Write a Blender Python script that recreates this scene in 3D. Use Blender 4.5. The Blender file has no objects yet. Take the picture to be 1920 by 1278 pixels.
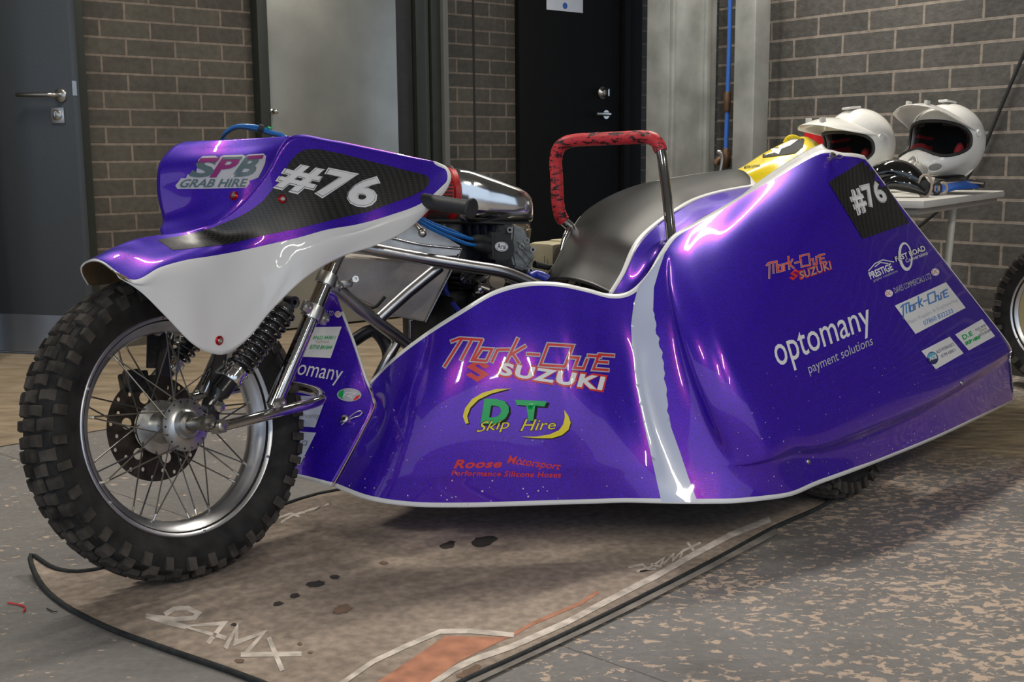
import bpy, bmesh, math, random
from math import sin, cos, pi, radians, sqrt
from mathutils import Vector, Matrix
from mathutils.bvhtree import BVHTree
from mathutils.kdtree import KDTree
from mathutils.interpolate import poly_3d_calc
V = Vector
random.seed(7)
SC = bpy.context.scene
COL = SC.collection
# ------------------------------------------------------------------ camera
FPX, CH = 2141.0, 0.83
cam_d = bpy.data.cameras.new('camera'); cam = bpy.data.objects.new('camera', cam_d); COL.objects.link(cam)
cam_d.sensor_width = 36; cam_d.lens = FPX/1920*36; cam_d.clip_start = .05
MR = Matrix.Rotation(pi/2-radians(9.05), 3, 'X') @ Matrix.Rotation(radians(-.45), 3, 'Z')
cam.matrix_world = Matrix.Translation((0, 0, CH)) @ MR.to_4x4()
SC.camera = cam
CAM = V((0, 0, CH))
# ------------------------------------------------------------------ exposure, world
SC.view_settings.view_transform = 'Standard'; SC.view_settings.look = 'None'
SC.view_settings.exposure = 0.0; SC.view_settings.gamma = 1; SC.view_settings.use_curve_mapping = False
w = bpy.data.worlds.new('world'); SC.world = w; w.use_nodes = True
bg = w.node_tree.nodes['Background']; bg.inputs[0].default_value = (.66, .80, 1, 1); bg.inputs[1].default_value = 1.0
def area(name, loc, target, sx, sy, power, color):
    d = bpy.data.lights.new(name, 'AREA'); d.shape = 'RECTANGLE'; d.size = sx; d.size_y = sy
    d.energy = power; d.color = color
    o = bpy.data.objects.new(name, d); COL.objects.link(o); o.location = loc
    o.rotation_euler = (V(target)-V(loc)).to_track_quat('-Z', 'Y').to_euler(); return o
WARM = (1, .94, .84)
LIGHTS = [((-1.7, 3.2, 3.05), 48), ((.9, 4.3, 3.05), 75), ((3.3, -2.2, 3.05), 25), ((.9, -2.6, 3.05), 60), ((-1.6, -1.4, 3.05), 36), ((2.7, -.4, 3.05), 42)]
LAMP_DIR = V((.778, .628, 0))
def lang(p): return math.atan2(LAMP_DIR.y, LAMP_DIR.x) if p[1] > 0 else pi/2-.15
for p, e_ in LIGHTS:
    o = area('strip_light', p, (p[0], p[1], 0), 1.5, .09, e_, WARM)
    o.rotation_euler = (0, 0, lang(p))

# ------------------------------------------------------------------ projection helpers (survey of the place)
def ray(px, py): return MR @ V(((px-960)/FPX, (639-py)/FPX, -1))
def PD(px, py, D): r = ray(px, py); return CAM + r*(D/r.y)
def PZ(px, py, z): r = ray(px, py); return CAM + r*((z-CH)/r.z)
def PP(px, py, p0, n): r = ray(px, py); return CAM + r*((p0-CAM).dot(n)/r.dot(n))
# ------------------------------------------------------------------ materials
def _n(nt, t, **k):
    n = nt.nodes.new(t)
    for a, b in k.items():
        if a in ('loc',): continue
        setattr(n, a, b)
    return n
MATS = {}
def mat(name, col, rough=.5, metal=0, coat=0, noise=0, nscale=20, bump=0, bscale=80, spec=.5, emit=0, stretch=None, trans=0, coatr=.03):
    if name in MATS: return MATS[name]
    m = bpy.data.materials.new(name); m.use_nodes = True; nt = m.node_tree; p = nt.nodes['Principled BSDF']
    c = (*col, 1)
    p.inputs['Base Color'].default_value = c; p.inputs['Roughness'].default_value = rough; p.inputs['Metallic'].default_value = metal
    p.inputs['Coat Weight'].default_value = coat; p.inputs['Coat Roughness'].default_value = coatr
    p.inputs['Specular IOR Level'].default_value = spec; p.inputs['Transmission Weight'].default_value = trans
    tc = _n(nt, 'ShaderNodeTexCoord'); mp = _n(nt, 'ShaderNodeMapping'); nt.links.new(tc.outputs['Object'], mp.inputs[0])
    if stretch: mp.inputs['Scale'].default_value = stretch
    if noise or True:
        a = max(noise, .04)
        t = _n(nt, 'ShaderNodeTexNoise'); t.inputs['Scale'].default_value = nscale; t.inputs['Detail'].default_value = 6
        nt.links.new(mp.outputs[0], t.inputs[0])
        r = _n(nt, 'ShaderNodeMapRange'); r.inputs[1].default_value = .3; r.inputs[2].default_value = .7
        r.inputs[3].default_value = 1-a; r.inputs[4].default_value = 1+a; nt.links.new(t.outputs[0], r.inputs[0])
        x = _n(nt, 'ShaderNodeVectorMath', operation='SCALE'); x.inputs[0].default_value = col; nt.links.new(r.outputs[0], x.inputs['Scale'])
        nt.links.new(x.outputs[0], p.inputs['Base Color'])
    if bump:
        t = _n(nt, 'ShaderNodeTexNoise'); t.inputs['Scale'].default_value = bscale; t.inputs['Detail'].default_value = 4
        nt.links.new(mp.outputs[0], t.inputs[0]); b = _n(nt, 'ShaderNodeBump'); b.inputs['Strength'].default_value = bump
        b.inputs['Distance'].default_value = .002; nt.links.new(t.outputs[0], b.inputs['Height']); nt.links.new(b.outputs[0], p.inputs['Normal'])
    if emit:
        p.inputs['Emission Color'].default_value = c; p.inputs['Emission Strength'].default_value = emit
    MATS[name] = m; return m
CHROME = mat('chrome', (.62, .61, .60), .07, 1, noise=.05, nscale=6)
ALU = mat('cast aluminium', (.55, .55, .54), .3, 1, noise=.15, nscale=30, bump=.15)
ALUP = mat('polished aluminium', (.78, .78, .77), .12, 1, noise=.04, nscale=8)
RIMM = mat('anodised rim aluminium', (.66, .66, .68), .36, 1, noise=.12, nscale=14)
BRUSH = mat('brushed aluminium sheet', (.50, .45, .41), .5, .6, noise=.15, nscale=12, bump=.2, bscale=140)
STEEL = mat('clear coated steel tube', (.40, .40, .41), .30, 1, noise=.15, nscale=15)
SPOKE = mat('dull spoke steel', (.22, .21, .19), .4, 1)
BRASS = mat('nickel nipple', (.6, .57, .5), .3, 1)
RUB = mat('tyre rubber', (.020, .019, .018), .75, noise=.5, nscale=28, bump=.5, bscale=120, spec=.3)
TREAD = mat('dusty tread rubber', (.056, .049, .043), .85, noise=.6, nscale=22, bump=.6, bscale=90, spec=.25)
BLK = mat('black anodised', (.01, .01, .011), .3, 0, coat=.4)
BLKM = mat('matt black plastic', (.022, .022, .023), .6, noise=.2)
BLKF = mat('matt black door frame', (.011, .011, .011), .8, noise=.1, spec=.15)
DARKM = mat('dark engine metal', (.035, .035, .04), .4, .6, noise=.4, nscale=30)
SPRING = mat('gloss black spring', (.008, .008, .009), .12, 0, coat=1)
WHITE = mat('white vinyl', (.80, .80, .80), .28, 0, coat=.6, noise=.03)
WHT2 = mat('white decal', (.82, .82, .83), .35, 0, coat=.3)
STRIPE = mat('bluish white stripe vinyl', (.52, .57, .72), .25, 0, coat=.8, noise=.1, nscale=3)
GREYT = mat('grey decal', (.30, .31, .34), .4)
LGREY = mat('pale grey decal', (.50, .50, .55), .4)
RED = mat('red decal', (.68, .03, .03), .35, coat=.3)
BLUED = mat('blue decal', (.05, .22, .62), .4)
NAVY = mat('navy decal', (.03, .035, .12), .4)
GREEN = mat('green decal', (.0, .42, .10), .4, coat=.3)
YEL = mat('yellow decal', (.85, .68, .02), .4, coat=.3)
MAG = mat('plum decal', (.25, .02, .16), .4)
SLATE = mat('slate decal', (.10, .15, .17), .4)
BLKD = mat('black decal', (.012, .012, .014), .6, spec=.25)
TAN = mat('raw fibreglass tan', (.20, .13, .055), .6, noise=.3, nscale=25)
REDAN = mat('red anodised washer', (.5, .01, .015), .25, .7)
REDF = mat('red filter rubber', (.50, .012, .012), .45, noise=.2)
GRIP = mat('black grip rubber', (.028, .029, .031), .55, bump=.3, bscale=200)
BLUEC = mat('blue cable sheath', (.01, .16, .52), .3, coat=.4)
BLUEH = mat('blue silicone hose', (.035, .05, .42), .35, coat=.2)
CREAM = mat('yellowed plastic bottle', (.50, .45, .30), .5, noise=.1, spec=.3)

def paint():
    m = bpy.data.materials.new('purple metal flake paint'); m.use_nodes = True; nt = m.node_tree; p = nt.nodes['Principled BSDF']; L = nt.links.new
    out = nt.nodes['Material Output']
    tc = _n(nt, 'ShaderNodeTexCoord')
    fl = _n(nt, 'ShaderNodeTexNoise'); fl.inputs['Scale'].default_value = 420; fl.inputs['Detail'].default_value = 2; L(tc.outputs['Object'], fl.inputs[0])
    r = _n(nt, 'ShaderNodeValToRGB'); e = r.color_ramp.elements
    e[0].position = .35; e[0].color = (.015, .001, .29, 1); e[1].position = .7; e[1].color = (.050, .003, .72, 1); L(fl.outputs[0], r.inputs[0])
    # splashes of dried dirt: sparse white specks, denser low down
    vo = _n(nt, 'ShaderNodeTexVoronoi'); vo.inputs['Scale'].default_value = 95; L(tc.outputs['Object'], vo.inputs['Vector'])
    sz = _n(nt, 'ShaderNodeSeparateColor'); L(vo.outputs['Color'], sz.inputs[0])
    sep = _n(nt, 'ShaderNodeSeparateXYZ'); L(tc.outputs['Object'], sep.inputs[0])
    hz = _n(nt, 'ShaderNodeMapRange'); hz.inputs[1].default_value = .15; hz.inputs[2].default_value = .5; hz.inputs[3].default_value = .13; hz.inputs[4].default_value = .03; L(sep.outputs['Z'], hz.inputs[0])
    n2 = _n(nt, 'ShaderNodeTexNoise'); n2.inputs['Scale'].default_value = 5; L(tc.outputs['Object'], n2.inputs[0])
    k = _n(nt, 'ShaderNodeMath', operation='MULTIPLY'); L(hz.outputs[0], k.inputs[0]); L(n2.outputs[0], k.inputs[1])
    k2 = _n(nt, 'ShaderNodeMath', operation='MULTIPLY'); L(k.outputs[0], k2.inputs[0]); L(sz.outputs[0], k2.inputs[1]); 
    lt = _n(nt, 'ShaderNodeMath', operation='LESS_THAN'); L(vo.outputs['Distance'], lt.inputs[0])
    gate = _n(nt, 'ShaderNodeMath', operation='GREATER_THAN'); L(sz.outputs[1], gate.inputs[0]); gate.inputs[1].default_value = .62
    k3 = _n(nt, 'ShaderNodeMath', operation='MULTIPLY'); L(k2.outputs[0], k3.inputs[0]); k3.inputs[1].default_value = 2.6; L(k3.outputs[0], lt.inputs[1])
    sp = _n(nt, 'ShaderNodeMath', operation='MULTIPLY'); L(lt.outputs[0], sp.inputs[0]); L(gate.outputs[0], sp.inputs[1])
    at = _n(nt, 'ShaderNodeAttribute', attribute_name='white'); gt = _n(nt, 'ShaderNodeMath', operation='GREATER_THAN'); L(at.outputs['Fac'], gt.inputs[0]); gt.inputs[1].default_value = 0
    mx0 = _n(nt, 'ShaderNodeMath', operation='MAXIMUM'); L(sp.outputs[0], mx0.inputs[0]); L(gt.outputs[0], mx0.inputs[1])
    mc = _n(nt, 'ShaderNodeMix', data_type='RGBA'); L(gt.outputs[0], mc.inputs['Factor']); L(r.outputs[0], mc.inputs['A']); mc.inputs['B'].default_value = (.80, .80, .80, 1)
    mc2 = _n(nt, 'ShaderNodeMix', data_type='RGBA'); L(sp.outputs[0], mc2.inputs['Factor']); L(mc.outputs['Result'], mc2.inputs['A']); mc2.inputs['B'].default_value = (.62, .58, .66, 1)
    L(mc2.outputs['Result'], p.inputs['Base Color'])
    inv = _n(nt, 'ShaderNodeMath', operation='SUBTRACT'); inv.inputs[0].default_value = 1; L(mx0.outputs[0], inv.inputs[1])
    me = _n(nt, 'ShaderNodeMath', operation='MULTIPLY'); L(inv.outputs[0], me.inputs[0]); me.inputs[1].default_value = .35; L(me.outputs[0], p.inputs['Metallic'])
    p.inputs['Roughness'].default_value = .42; p.inputs['Coat Weight'].default_value = 1; p.inputs['Coat Roughness'].default_value = .035; p.inputs['Coat IOR'].default_value = 1.45
    # slight orange peel under the lacquer
    g = _n(nt, 'ShaderNodeBsdfGlossy'); g.inputs['Color'].default_value = (.80, .05, .42, 1); g.inputs['Roughness'].default_value = .20
    fb = _n(nt, 'ShaderNodeBump'); fb.inputs['Strength'].default_value = .25; fb.inputs['Distance'].default_value = .0008; L(fl.outputs[0], fb.inputs['Height']); L(fb.outputs[0], g.inputs['Normal'])
    ms = _n(nt, 'ShaderNodeMixShader'); mf = _n(nt, 'ShaderNodeMath', operation='MULTIPLY'); L(inv.outputs[0], mf.inputs[0]); mf.inputs[1].default_value = .075
    L(mf.outputs[0], ms.inputs[0]); L(p.outputs[0], ms.inputs[1]); L(g.outputs[0], ms.inputs[2]); L(ms.outputs[0], out.inputs[0])
    return m
PAINT = paint()
def carbon(name='carbon fibre', base=.016, white=False):
    m = bpy.data.materials.new(name); m.use_nodes = True; nt = m.node_tree; p = nt.nodes['Principled BSDF']; L = nt.links.new
    tc = _n(nt, 'ShaderNodeTexCoord'); mp = _n(nt, 'ShaderNodeMapping'); mp.inputs['Rotation'].default_value = (.3, .2, .6); L(tc.outputs['Object'], mp.inputs[0])
    wv = _n(nt, 'ShaderNodeTexWave'); wv.inputs['Scale'].default_value = 62; L(mp.outputs[0], wv.inputs[0])
    wz = _n(nt, 'ShaderNodeTexWave', bands_direction='Z'); wz.inputs['Scale'].default_value = 62; L(mp.outputs[0], wz.inputs[0])
    mu = _n(nt, 'ShaderNodeMath', operation='MULTIPLY'); L(wv.outputs['Fac'], mu.inputs[0]); L(wz.outputs['Fac'], mu.inputs[1])
    r = _n(nt, 'ShaderNodeValToRGB'); e = r.color_ramp.elements; e[0].color = (base*.5,)*3+(1,); e[1].color = (base*2.6, base*2.6, base*2.5, 1); L(mu.outputs[0], r.inputs[0])
    last = r.outputs[0]
    at = _n(nt, 'ShaderNodeAttribute', attribute_name='white'); gt = _n(nt, 'ShaderNodeMath', operation='GREATER_THAN'); L(at.outputs['Fac'], gt.inputs[0]); gt.inputs[1].default_value = 0
    mc = _n(nt, 'ShaderNodeMix', data_type='RGBA'); L(gt.outputs[0], mc.inputs['Factor']); L(last, mc.inputs['A']); mc.inputs['B'].default_value = (.8, .8, .8, 1)
    L(mc.outputs['Result'], p.inputs['Base Color'])
    p.inputs['Roughness'].default_value = .38; p.inputs['Coat Weight'].default_value = .25; p.inputs['Coat Roughness'].default_value = .25
    return m
CARBON = carbon()

# ------------------------------------------------------------------ object helpers
def link(name, bm, mats, parent=None, smooth=True, angle=35, keep=None):
    me = bpy.data.meshes.new(name); bm.normal_update(); bm.to_mesh(me); bm.free()
    for m in (mats if isinstance(mats, (list, tuple)) else [mats]): me.materials.append(m)
    o = bpy.data.objects.new(name, me); COL.objects.link(o)
    if parent: o.parent = parent
    if smooth:
        me.polygons.foreach_set('use_smooth', [True]*len(me.polygons))
        if angle < 180: me.set_sharp_from_angle(angle=radians(angle))
    return o
def tag(o, label=None, cat=None, group=None, kind=None):
    for k, v in (('label', label), ('category', cat), ('group', group), ('kind', kind)):
        if v: o[k] = v
    return o
def empty(name, loc=(0, 0, 0), parent=None):
    o = bpy.data.objects.new(name, None); COL.objects.link(o); o.location = loc; o.empty_display_size = .1
    if parent: o.parent = parent
    return o
def crp(P, t, closed=False):
    n = len(P); i = int(math.floor(t)); 
    if not closed: i = max(0, min(n-2, i))
    u = t-i
    g = (lambda k: P[k % n]) if closed else (lambda k: P[k] if 0 <= k < n else (P[0]*2-P[1] if k < 0 else P[n-1]*2-P[n-2]))
    a, b, c, d = g(i-1), g(i), g(i+1), g(i+2)
    return .5*((2*b)+(c-a)*u+(2*a-5*b+4*c-d)*u*u+(3*b-a-3*c+d)*u**3)
def spline(P, n, closed=False):
    P = [V(p) for p in P]; m = len(P) if closed else len(P)-1
    k = m*n
    return [crp(P, i/n, closed) for i in range(k if closed else k+1)]
def bm_tube(bm, pts, r, seg=12, caps=True, mi=0, closed=False):
    pts = [V(p) for p in pts]; n = len(pts)
    rr = r if isinstance(r, (list, tuple)) else [r]*n
    T = [((pts[(i+1) % n] if (closed or i < n-1) else pts[i])-(pts[i-1] if (closed or i > 0) else pts[i])).normalized() for i in range(n)]
    x = T[0].orthogonal().normalized(); rings = []
    for i in range(n):
        x = (x-T[i]*x.dot(T[i])).normalized(); y = T[i].cross(x)
        rings.append([bm.verts.new(pts[i]+(x*cos(a)+y*sin(a))*rr[i]) for a in [2*pi*k/seg for k in range(seg)]])
    for i in range(n if closed else n-1):
        A, B = rings[i], rings[(i+1) % n]
        for k in range(seg):
            f = bm.faces.new((A[k], A[(k+1) % seg], B[(k+1) % seg], B[k])); f.material_index = mi
    if caps and not closed:
        bm.faces.new(rings[0][::-1]).material_index = mi; bm.faces.new(rings[-1]).material_index = mi
    return bm
def tube(name, pts, r, m, parent=None, seg=14, smoothn=0, closed=False):
    if smoothn:
        if isinstance(r, (list, tuple)): q = [V((a, 0, 0)) for a in r]; r = [v.x for v in spline(q, smoothn, closed)]
        pts = spline(pts, smoothn, closed)
    return link(name, bm_tube(bmesh.new(), pts, r, seg, closed=closed), m, parent, angle=60)
def axes(z, x=None):
    z = V(z).normalized(); x = V(x) if x is not None else z.orthogonal(); x = (x-z*x.dot(z)).normalized(); return x, z.cross(x), z
def bm_lathe(bm, o, ax, prof, seg=32, mi=0, x=None, closed=False, a0=0, a1=2*pi):
    """prof: (radius, height) pairs about axis ax through o"""
    X, Y, Z = axes(ax, x); o = V(o); full = abs(a1-a0-2*pi) < 1e-6; rows = []
    for r, h in prof:
        rows.append([bm.verts.new(o+Z*h+(X*cos(a)+Y*sin(a))*max(r, 1e-5)) for a in [a0+(a1-a0)*k/seg for k in range(seg if full else seg+1)]])
    L = len(prof)
    for i in range(L if closed else L-1):
        A, B = rows[i], rows[(i+1) % L]
        for k in range(seg):
            k2 = (k+1) % seg if full else k+1
            bm.faces.new((A[k], A[k2], B[k2], B[k])).material_index = mi
    return bm
def lathe(name, o, ax, prof, m, parent=None, seg=32, closed=False, angle=35):
    bm = bm_lathe(bmesh.new(), o, ax, prof, seg, closed=closed); bmesh.ops.remove_doubles(bm, verts=bm.verts, dist=1e-5)
    bmesh.ops.recalc_face_normals(bm, faces=bm.faces); return link(name, bm, m, parent, angle=angle)
def bm_box(bm, c, X, Y, Z, bev=0, mi=0):
    """X,Y,Z half-extent vectors"""
    c, X, Y, Z = V(c), V(X), V(Y), V(Z); vs = [bm.verts.new(c+X*i+Y*j+Z*k) for i in (-1, 1) for j in (-1, 1) for k in (-1, 1)]
    fs = [bm.faces.new([vs[i] for i in q]) for q in ((0, 1, 3, 2), (4, 6, 7, 5), (0, 4, 5, 1), (2, 3, 7, 6), (0, 2, 6, 4), (1, 5, 7, 3))]
    for f in fs: f.material_index = mi
    bmesh.ops.recalc_face_normals(bm, faces=fs)
    if bev:
        es = list({e for f in fs for e in f.edges}); bmesh.ops.bevel(bm, geom=es, offset=bev, segments=2, affect='EDGES', profile=.6)
    return bm
def box(name, c, X, Y, Z, m, parent=None, bev=0): return link(name, bm_box(bmesh.new(), c, X, Y, Z, bev), m, parent, angle=40)
def prism(name, poly, off, m, parent=None, bev=0):
    """polygon (3D points) extruded by vector off"""
    bm = bmesh.new(); a = [bm.verts.new(V(p)) for p in poly]; b = [bm.verts.new(V(p)+V(off)) for p in poly]; n = len(a)
    bm.faces.new(a); bm.faces.new(b[::-1])
    for i in range(n): bm.faces.new((a[i], b[i], b[(i+1) % n], a[(i+1) % n]))
    bmesh.ops.recalc_face_normals(bm, faces=bm.faces)
    if bev: bmesh.ops.bevel(bm, geom=list(bm.edges), offset=bev, segments=2, affect='EDGES')
    return link(name, bm, m, parent, angle=40)
def grid_pts(rows, nu, nv):
    """rows[i][j] control points; returns dense grid via Catmull-Rom both ways with (u,v) params"""
    R = [[V(p) for p in r] for r in rows]; nr, nc = len(R), len(R[0]); out = []
    for a in range((nr-1)*nv+1):
        v = a/nv; line = []
        ctrl = [crp([R[i][j] for i in range(nr)], v) for j in range(nc)]
        for b in range((nc-1)*nu+1): line.append(crp(ctrl, b/nu))
        out.append(line)
    return out
NRM = {}
def surf(name, rows, m, parent=None, nu=8, nv=8, thick=.004, white=None, edges='', ew=.01, flip=None, inner=None, facecam=True):
    """panel surface. edges: which borders (t,b,l,r) carry the white trim of width ew; white(u,v): extra signed mask"""
    G = grid_pts(rows, nu, nv); nr, nc = len(G), len(G[0]); bm = bmesh.new()
    lay = bm.verts.layers.float.new('white')
    vs = [[bm.verts.new(p) for p in r] for r in G]
    E = []
    if 't' in edges: E += [(p, ew) for p in G[0]]
    if 'b' in edges: E += [(p, ew) for p in G[-1]]
    if 'l' in edges: E += [(r[0], ew) for r in G]
    if 'r' in edges: E += [(r[-1], ew) for r in G]
    for c, wd in (('T', G[0]), ('B', G[-1])):
        pass
    kd = None
    if E:
        kd = KDTree(len(E)); 
        for i, (p, _) in enumerate(E): kd.insert(p, i)
        kd.balance()
    for i in range(nr):
        for j in range(nc):
            x = -1.0
            if kd: x = max(x, ew-kd.find(G[i][j])[2])
            if white: x = max(x, white(j/nu, i/nv, G[i][j]))
            vs[i][j][lay] = x
    for i in range(nr-1):
        for j in range(nc-1):
            bm.faces.new((vs[i][j], vs[i][j+1], vs[i+1][j+1], vs[i+1][j]))
    bm.normal_update()
    s = sum(f.normal.dot(CAM-f.calc_center_median()) for f in bm.faces)
    if (s < 0) == facecam: bmesh.ops.reverse_faces(bm, faces=bm.faces)
    bvh = BVHTree.FromBMesh(bm); bm.normal_update(); NRM[id(bvh)] = (bvh, [([v.co.copy() for v in f.verts], [v.normal.copy() for v in f.verts]) for f in bm.faces])
    ms = [m] + ([inner] if inner else [])
    o = link(name, bm, ms, parent, angle=180)
    sd = o.modifiers.new('thickness', 'SOLIDIFY'); sd.thickness = thick; sd.offset = -1
    if inner: sd.material_offset = 1; sd.material_offset_rim = 0
    return o, bvh, G
# ------------------------------------------------------------------ flat artwork laid onto a surface
def _curve_mesh(cu):
    o = bpy.data.objects.new('tmp', cu); COL.objects.link(o); dg = bpy.context.evaluated_depsgraph_get(); dg.update()
    me = o.evaluated_get(dg).to_mesh(); vs = [(v.co.x, v.co.y) for v in me.vertices]; fs = [tuple(p.vertices) for p in me.polygons]
    o.evaluated_get(dg).to_mesh_clear(); bpy.data.objects.remove(o); bpy.data.curves.remove(cu); return vs, fs
def t2d(s, quad, m, layer=0, bold=0, space=1, ref=None, res=3, wspace=1):
    """text fitted to a quad of 4 corners: bl, br, tr, tl. ref=(text,bold) fits the box of another setting"""
    def mk(b):
        cu = bpy.data.curves.new('t', 'FONT'); cu.body = s; cu.size = 1; cu.offset = b; cu.space_character = space; cu.resolution_u = res; cu.space_word = wspace; cu.dimensions = '2D'; cu.fill_mode = 'FRONT'
        return _curve_mesh(cu)
    vs, fs = mk(bold); rv = vs if ref is None else mk(ref)[0]
    x0, x1 = min(v[0] for v in rv), max(v[0] for v in rv); y0, y1 = min(v[1] for v in rv), max(v[1] for v in rv)
    bl, br, tr, tl = [V(q) for q in quad]
    o = []
    for x, y in vs:
        u, v = (x-x0)/(x1-x0), (y-y0)/(y1-y0); o.append(((bl*(1-u)+br*u)*(1-v)+(tl*(1-u)+tr*u)*v))
    return (o, fs, m, layer)
def p2d(loops, m, layer=0, smooth=0):
    cu = bpy.data.curves.new('p', 'CURVE'); cu.dimensions = '2D'; cu.fill_mode = 'BOTH'
    for lp in loops:
        if smooth: lp = [(p.x, p.y) for p in spline([(x, y, 0) for x, y in lp], smooth, True)]
        sp = cu.splines.new('POLY'); sp.points.add(len(lp)-1); sp.use_cyclic_u = True
        for i, q in enumerate(lp): sp.points[i].co = (q[0], q[1], 0, 1)
    vs, fs = _curve_mesh(cu); return ([V(v) for v in vs], fs, m, layer)
def ell(cx, cy, rx, ry, rot=0, n=28):
    return [(cx+rx*cos(a)*cos(rot)-ry*sin(a)*sin(rot), cy+rx*cos(a)*sin(rot)+ry*sin(a)*cos(rot)) for a in [2*pi*k/n for k in range(n)]]
def stroke(lines, wd, m, layer=0):
    """mitred strips of width wd; crossing strips are stepped a hair apart"""
    vs, fs, hs = [], [], []
    for li, L in enumerate(lines):
        P = [V(p[:2]) for p in L]; P = [p for i, p in enumerate(P) if i == 0 or (p-P[i-1]).length > 1e-6]; n = len(P); closed = n > 2 and (P[0]-P[-1]).length < 1e-4
        if closed: P = P[:-1]; n -= 1
        if n < 2: continue
        k = len(vs)
        for i in range(n):
            d0 = (P[i]-P[i-1]).normalized() if (i > 0 or closed) else None; d1 = (P[(i+1) % n]-P[i]).normalized() if (i < n-1 or closed) else None
            if d0 is None: d0 = d1; q = P[i]-d1*wd*.4
            elif d1 is None: d1 = d0; q = P[i]+d0*wd*.4
            else: q = P[i]
            n0 = V((-d0.y, d0.x)); n1 = V((-d1.y, d1.x)); mm = n0+n1
            mm = n0 if mm.length < .3 else mm.normalized(); mm = mm*(wd/2/max(.45, mm.dot(n0)))
            vs += [q+mm, q-mm]; hs += [li*.12]*2
        for i in range(n if closed else n-1):
            a, b = k+2*i, k+2*((i+1) % n); fs.append((a, a+1, b+1, b))
    return (vs, fs, m, layer, hs)
def aff(lines, o, ex, ey):
    o, ex, ey = V(o), V(ex), V(ey); return [[tuple(o+ex*x+ey*y) for x, y in L] for L in lines]
def decal(name, bvh, items, parent, step=14, lift=.0006, label=None, hitf=None):
    mats = []; bmT = bmesh.new(); NV_ = []
    for it in items:
        vs, fs, m, layer = it[:4]
        if m not in mats: mats.append(m)
        mi = mats.index(m); bm = bmesh.new(); hl = bm.verts.layers.float.new('h'); vv = [bm.verts.new((p[0], p[1], 0)) for p in vs]
        if len(it) > 4:
            for v_, h_ in zip(vv, it[4]): v_[hl] = h_
        for f in fs:
            try: bm.faces.new([vv[i] for i in f])
            except ValueError: pass
        if not vv: continue
        x0, x1 = min(p[0] for p in vs), max(p[0] for p in vs); y0, y1 = min(p[1] for p in vs), max(p[1] for p in vs)
        k = math.ceil(x0/step)
        while k*step < x1:
            bmesh.ops.bisect_plane(bm, geom=list(bm.verts)+list(bm.edges)+list(bm.faces), plane_co=(k*step, 0, 0), plane_no=(1, 0, 0)); k += 1
        k = math.ceil(y0/step)
        while k*step < y1:
            bmesh.ops.bisect_plane(bm, geom=list(bm.verts)+list(bm.edges)+list(bm.faces), plane_co=(0, k*step, 0), plane_no=(0, 1, 0)); k += 1
        bm.verts.ensure_lookup_table(); nv = {}
        for v in bm.verts:
            r = ray(v.co.x, v.co.y).normalized()
            if hitf: p, nrm = hitf(v.co.x, v.co.y)
            else:
                p, nrm, ix, _ = bvh.ray_cast(CAM, r)
                if p is not None and id(bvh) in NRM:
                    co_, no_l = NRM[id(bvh)][1][ix]; wts = poly_3d_calc(co_, p); q = V((0, 0, 0))
                    for w_, n_v in zip(wts, no_l): q += n_v*w_
                    nrm = q.normalized()
            if p is None: continue
            if nrm.dot(r) > 0: nrm = -nrm
            NV_.append(nrm.copy()); nv[v] = bmT.verts.new(p+nrm*(lift+(layer+v[hl])*.0004))
        for f in bm.faces:
            if all(v in nv for v in f.verts):
                try:
                    g = bmT.faces.new([nv[v] for v in f.verts]); g.material_index = mi
                except ValueError: pass
        bm.free()
    bmT.normal_update()
    rev = [f for f in bmT.faces if f.normal.dot(CAM-f.calc_center_median()) < 0]
    if rev: bmesh.ops.reverse_faces(bmT, faces=rev)
    nvt = len(bmT.verts); o = link(name, bmT, mats, parent, smooth=True, angle=180)
    if not hitf and len(NV_) == nvt: o.data.normals_split_custom_set_from_vertices(NV_)
    if label: o['label'] = label
    return o

# ================================================================== THE ROOM
EA = V((.778, .628, 0)).normalized(); NA = V((EA.y, -EA.x, 0))          # wall with the doors: along, towards the room
EB = V((.628, -.778, 0)).normalized(); NB = V((-EA.x, -EA.y, 0)).normalized()   # side wall on the right
PA = PZ(100, 665, 0); PA.z = 0
PB = PZ(1910, 705, 0); PB.z = 0
class Wall:
    def __init__(s, p, e, n): s.p, s.e, s.n = p, e, n; s.M = Matrix(((e.x, -n.x, 0, p.x), (e.y, -n.y, 0, p.y), (0, 0, 1, 0), (0, 0, 0, 1)))
    def at(s, px, py, off=0): q = PP(px, py, s.p+s.n*off, s.n); return (q-s.p).dot(s.e), q.z
    def box(s, name, s0, s1, z0, z1, o0, o1, m, parent=None, bev=.0):
        """slab from s0..s1 along the wall, z0..z1 high, standing o0..o1 proud of it"""
        o = box(name, ((s0+s1)/2, -(o0+o1)/2, (z0+z1)/2), ((s1-s0)/2, 0, 0), (0, abs(o1-o0)/2, 0), (0, 0, (z1-z0)/2), m, parent, bev)
        if not parent: o.matrix_world = s.M
        return o
WA, WB = Wall(PA, EA, NA), Wall(PB, EB, NB)
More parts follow.
